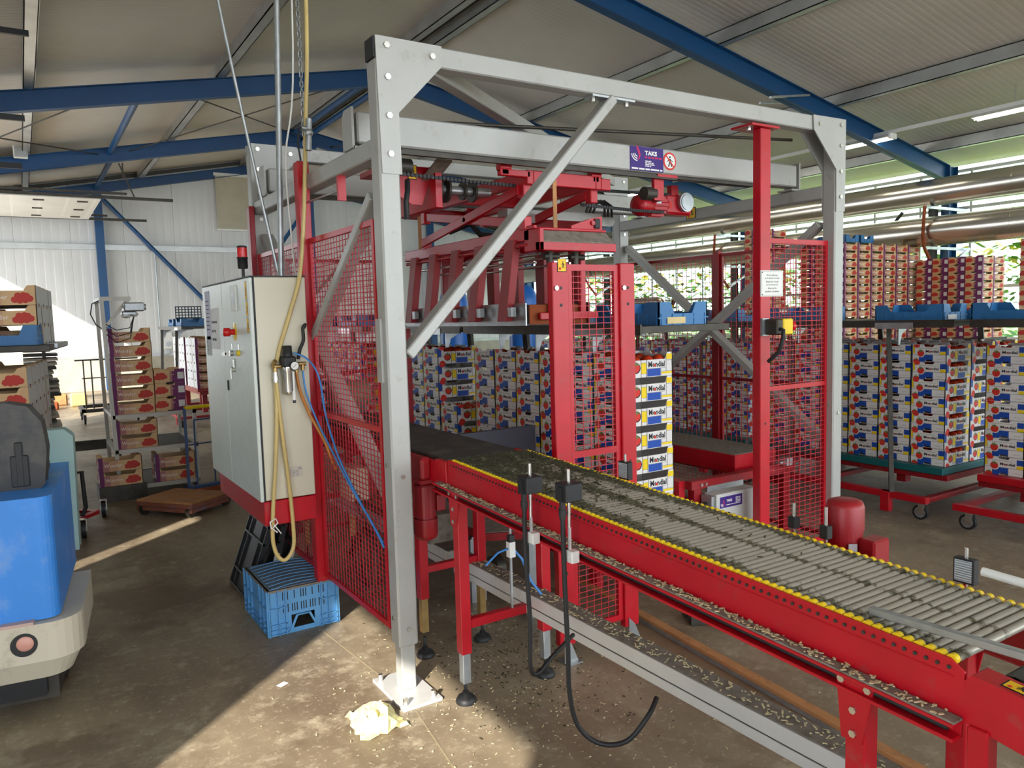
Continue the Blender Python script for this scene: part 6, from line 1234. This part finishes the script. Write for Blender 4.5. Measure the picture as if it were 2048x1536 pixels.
# ---------------------------------------------------------------- pipes along the glass wall
def pipe(z, r, lab, x=14.25, ya=-4, yb=22.8):
    t = thing('insulated_pipe', lab, 'pipe', (x, 9, z)); lt_ = lambda n, f, mm: tp(t, n, f, mm)
    lt_('cladding', lambda m: m.cyl((x, ya, z), (x, yb, z), r, 0, 40), 'pipe')
    for k in range(14): y = ya + 1 + k * 1.9; lt_('seam_band', lambda m: m.cyl((x, y, z), (x, y + .03, z), r + .004, 0, 40), 'pipe')
    return t
pipe(3.72, .245, 'upper big shiny insulated pipe along the glass wall'); pipe(3.02, .27, 'lower big shiny insulated pipe along the glass wall')
for i, y in enumerate((7.9, 12.9, 17.9)):
    t = thing('pipe_hanger', ('nearest rusty bracket carrying the big pipes by the glass wall', 'middle rusty bracket carrying the big pipes, behind the gantry', 'farthest rusty bracket carrying the big pipes')[i], 'bracket', (14.8, y, 3))
    tp(t, 'arm', lambda m: (m.box(13.95, 15.35, y - .03, y + .03, 3.42, 3.47),), 'galv'); tp(t, 'arm', lambda m: m.box(13.95, 15.35, y - .03, y + .03, 2.69, 2.74), 'galv')
    tp(t, 'hook', lambda m: m.tube([(13.94, y, 3.46), (13.92, y, 3.2), (13.9, y, 2.95), (13.95, y, 2.72), (14.05, y - .05, 2.5), (14.25, y - .15, 2.2)], .03, 0, 8), 'rust')
    tp(t, 'hook', lambda m: m.beam((14.25, y - .1, 2.2), (15.3, y - .1, 2.72), .05, .05), 'galv')
    tp(t, 'dark_post', lambda m: m.box(15.16, 15.34, y + .52, y + .62, 0, 3.9), 'dksteel')
def bend(lab, pts, r): 
    t = thing('pipe_bend', lab, 'pipe', pts[-1]); P_ = [Vector(p) for p in pts]; out = []
    for i in range(len(P_)):
        if 0 < i < len(P_) - 1:
            a_, b_ = (P_[i - 1] - P_[i]).normalized() * r * 2, (P_[i + 1] - P_[i]).normalized() * r * 2
            for k in range(6): q = k / 5; out.append((P_[i] + a_) * (1 - q) ** 2 + P_[i] * 2 * q * (1 - q) + (P_[i] + b_) * q * q)
        else: out.append(P_[i])
    tp(t, 'cladding', lambda m: m.tube(out, r, 0, 18), 'pipe')
bend('shiny pipe bend dropping from the lower big pipe to the floor, left one', [(14.2, 15.9, 2.9), (13.9, 15.9, 2.9), (13.9, 15.9, 1.95), (13.9, 14.6, 1.95), (13.9, 14.6, 0)], .12)
bend('shiny pipe bend dropping from the lower big pipe to the floor, right one', [(14.2, 15.2, 2.9), (14.0, 15.2, 2.9), (14.0, 15.2, 2.35), (14.0, 14.0, 2.35), (14.0, 14.0, 0)], .1)
bend('shiny looping pipe seen between the red gripper arms', [(8.2, 15.5, 2.6), (8.2, 14.6, 2.6), (8.2, 14.6, 1.7), (8.2, 15.4, 1.7), (8.2, 15.4, 0)], .09)
m = MB(); m.beam((13.6, -3, 2.75), (13.6, 22.5, 2.75), .05, .12) if False else m.box(15.0, 15.06, -4, 22.5, 2.86, 2.98); tag(m.build('green_rail', mat('green_paint', srgb(96, 172, 76), .5), loc=(15.0, 9, 2.9)), 'long bright green rail along the glass wall below the pipes', 'rail')
t = thing('warning_pole', 'black and yellow striped pole leaning at the far glass wall', 'pole', (13.3, 13.9, 1.6))
for k in range(7): tp(t, 'stripe', lambda m: m.beam((13.3, 13.9 - .06 * k, 1.5 + .09 * k), (13.3, 13.9 - .06 * (k + 1), 1.5 + .09 * (k + 1)), .07, .07), 'yellow' if k % 2 else 'ink')
tp(t, 'foot', lambda m: m.cyl((13.3, 13.9, 0), (13.3, 13.9, 1.52), .03, n=8), 'dksteel')
for i, (a_, b_) in enumerate((((15.6, 11.5, 1.2), (15.6, 9.3, 3.6)), ((15.6, 11.4, 2.1), (15.6, 10.2, 1.0)))): rod('glass_brace', a_, b_, .035, M['dksteel'], ('long dark diagonal brace against the glass wall behind the red fence', 'short dark diagonal brace crossing it against the glass wall')[i], 'brace')
for i, (x, y) in enumerate(((4.29, 8.0), (4.98, 7.57))):
    t = thing('water_tank', ('blue domed tank glimpsed behind the gripper arms, left one', 'blue domed tank glimpsed behind the gripper arms, right one')[i], 'tank', (x, y, 0))
    tp(t, 'shell', lambda m: m.lathe([(.17, 0), (.17, 1.86), (.15, 1.96), (.1, 2.03), (.004, 2.06)], (x, y, 0), (0, 0, 1), 0, 24), mat('tank_blue', srgb(30, 110, 200), .35))
# ---------------------------------------------------------------- lamps on the trunking
LX, LZ = 13.0, 4.66
t = thing('lamp_trunking', 'long white lamp trunking rail under the right roof slope', 'trunking', (LX, 9, LZ)); tp(t, 'rail', lambda m: m.box(LX - .03, LX + .03, -4, 22, LZ, LZ + .06), 'white')
for k in range(9): y = -3 + k * 3.0; tp(t, 'wire', lambda m: m.cyl((LX, y, LZ + .06), (LX, y, roofz(LX) + .18), .006, n=6), 'galv')
for i, (y0, lab) in enumerate(((5.1, 'fluorescent lamp at the right picture edge'), (7.95, 'fluorescent lamp right of the gantry corner'), (10.9, 'fluorescent lamp behind the gantry top corner'), (13.8, 'fluorescent lamp glimpsed behind the travel motor'))):
    t = thing('fluorescent_lamp', lab, 'lamp', (LX, y0 + .75, LZ - .06), 'fluorescent lamps on the trunking rail')
    tp(t, 'body', lambda m: m.prism([(-.12, -.06), (-.03, 0), (.03, 0), (.12, -.06), (.11, -.065), (-.11, -.065)], (LX, y0, LZ), (1, 0, 0), (0, 0, 1), (0, 1.5, 0)), 'white')
    for dx in (-.05, .05): tp(t, 'tube', lambda m: m.cyl((LX + dx, y0 + .03, LZ - .08), (LX + dx, y0 + 1.47, LZ - .08), .014, 0, 10), 'lamp')
    tp(t, 'end_cap', lambda m: m.box(LX - .1, LX + .1, y0 - .01, y0 + .03, LZ - .09, LZ), 'white')
t = thing('beam_clamp', 'thin galvanised clamp bar across the nearest blue roof beam', 'clamp', (10.5, 8.15, 5.0)); tp(t, 'bar', lambda m: m.beam((10.1, 8.2, 4.97), (11.05, 8.2, 5.12), .04, .03), 'galv'); tp(t, 'bar', lambda m: m.beam((10.1, 8.4, 4.93), (11.0, 8.4, 5.06), .04, .03), 'galv')
# crop plants outside the glass
m = MB(); r = random.Random(21)
for i in range(6500):
    y = r.uniform(2, 26); x = 17.2 + r.random() ** 2 * 3.2; z = r.uniform(0.2, 3.1) * (1 - .1 * r.random()); s_ = r.uniform(.07, .17)
    a_ = r.uniform(0, 2 * PI); d1 = Vector((math.cos(a_), math.sin(a_), r.uniform(-.6, .6))).normalized() * s_; d2 = Vector((-math.sin(a_), math.cos(a_), r.uniform(-.9, .9))).normalized() * s_ * .6; c = Vector((x, y, z))
    m.add([c - d1, c + d2, c + d1, c - d2], [(0, 1, 2, 3)], 1 if (z > 2.3 and r.random() < .55) else 0)
tag(m.build('crop_plants', [M['green'], M['leafyellow']], kind='stuff', loc=(18, 12, 0)), 'green and yellow crop plants outside the glass wall', 'plants')
# ---------------------------------------------------------------- light and camera
w = bpy.data.worlds.new('sky'); SC.world = w; w.use_nodes = True
bg = w.node_tree.nodes['Background']; bg.inputs[0].default_value = (0.86, 0.93, 1.0, 1); bg.inputs[1].default_value = 3.2
sun = bpy.data.lights.new('sun', 'SUN'); sun.energy = 7.0; sun.angle = 0.012; sun.color = (1.0, 0.93, 0.82)
so = bpy.data.objects.new('sun', sun); COL.objects.link(so); so.location = (-20, -18, 14)
so.rotation_euler = Vector((0.743, 0.669, -0.488)).to_track_quat('-Z', 'Y').to_euler()
cam = bpy.data.cameras.new('camera'); co = bpy.data.objects.new('camera', cam); COL.objects.link(co)
cam.sensor_width = 36; cam.sensor_fit = 'HORIZONTAL'; cam.lens = 1540 / 2048 * 36; cam.clip_start = 0.05; cam.clip_end = 200
def cam_axes(p, r, y):
    f = Vector((math.sin(y) * math.cos(p), math.cos(y) * math.cos(p), -math.sin(p))); rt = Vector((math.cos(y), -math.sin(y), 0)); dn = f.cross(rt)
    rr = rt * math.cos(r) + dn * math.sin(r); dd = dn * math.cos(r) - rt * math.sin(r); return rr, dd, f
rr, dd, ff = cam_axes(math.radians(5.1034), math.radians(1.5762), math.radians(32.3588))
mw = Matrix(((rr.x, -dd.x, -ff.x, 0), (rr.y, -dd.y, -ff.y, 0), (rr.z, -dd.z, -ff.z, 1.70), (0, 0, 0, 1)))
co.matrix_world = mw; SC.camera = co
vs = SC.view_settings; vs.view_transform = 'Standard'; vs.look = 'None'; vs.gamma = 1.0; vs.use_curve_mapping = False; vs.exposure = 0.8
SC.display_settings.display_device = 'sRGB'
cy = SC.cycles; cy.max_bounces = 7; cy.diffuse_bounces = 5; cy.glossy_bounces = 3; cy.transmission_bounces = 3; cy.transparent_max_bounces = 6
cy.sample_clamp_indirect = 6.0; cy.caustics_reflective = False; cy.caustics_refractive = False
cy.use_denoising = True
try: cy.denoiser = 'OPENIMAGEDENOISE'
except Exception: pass
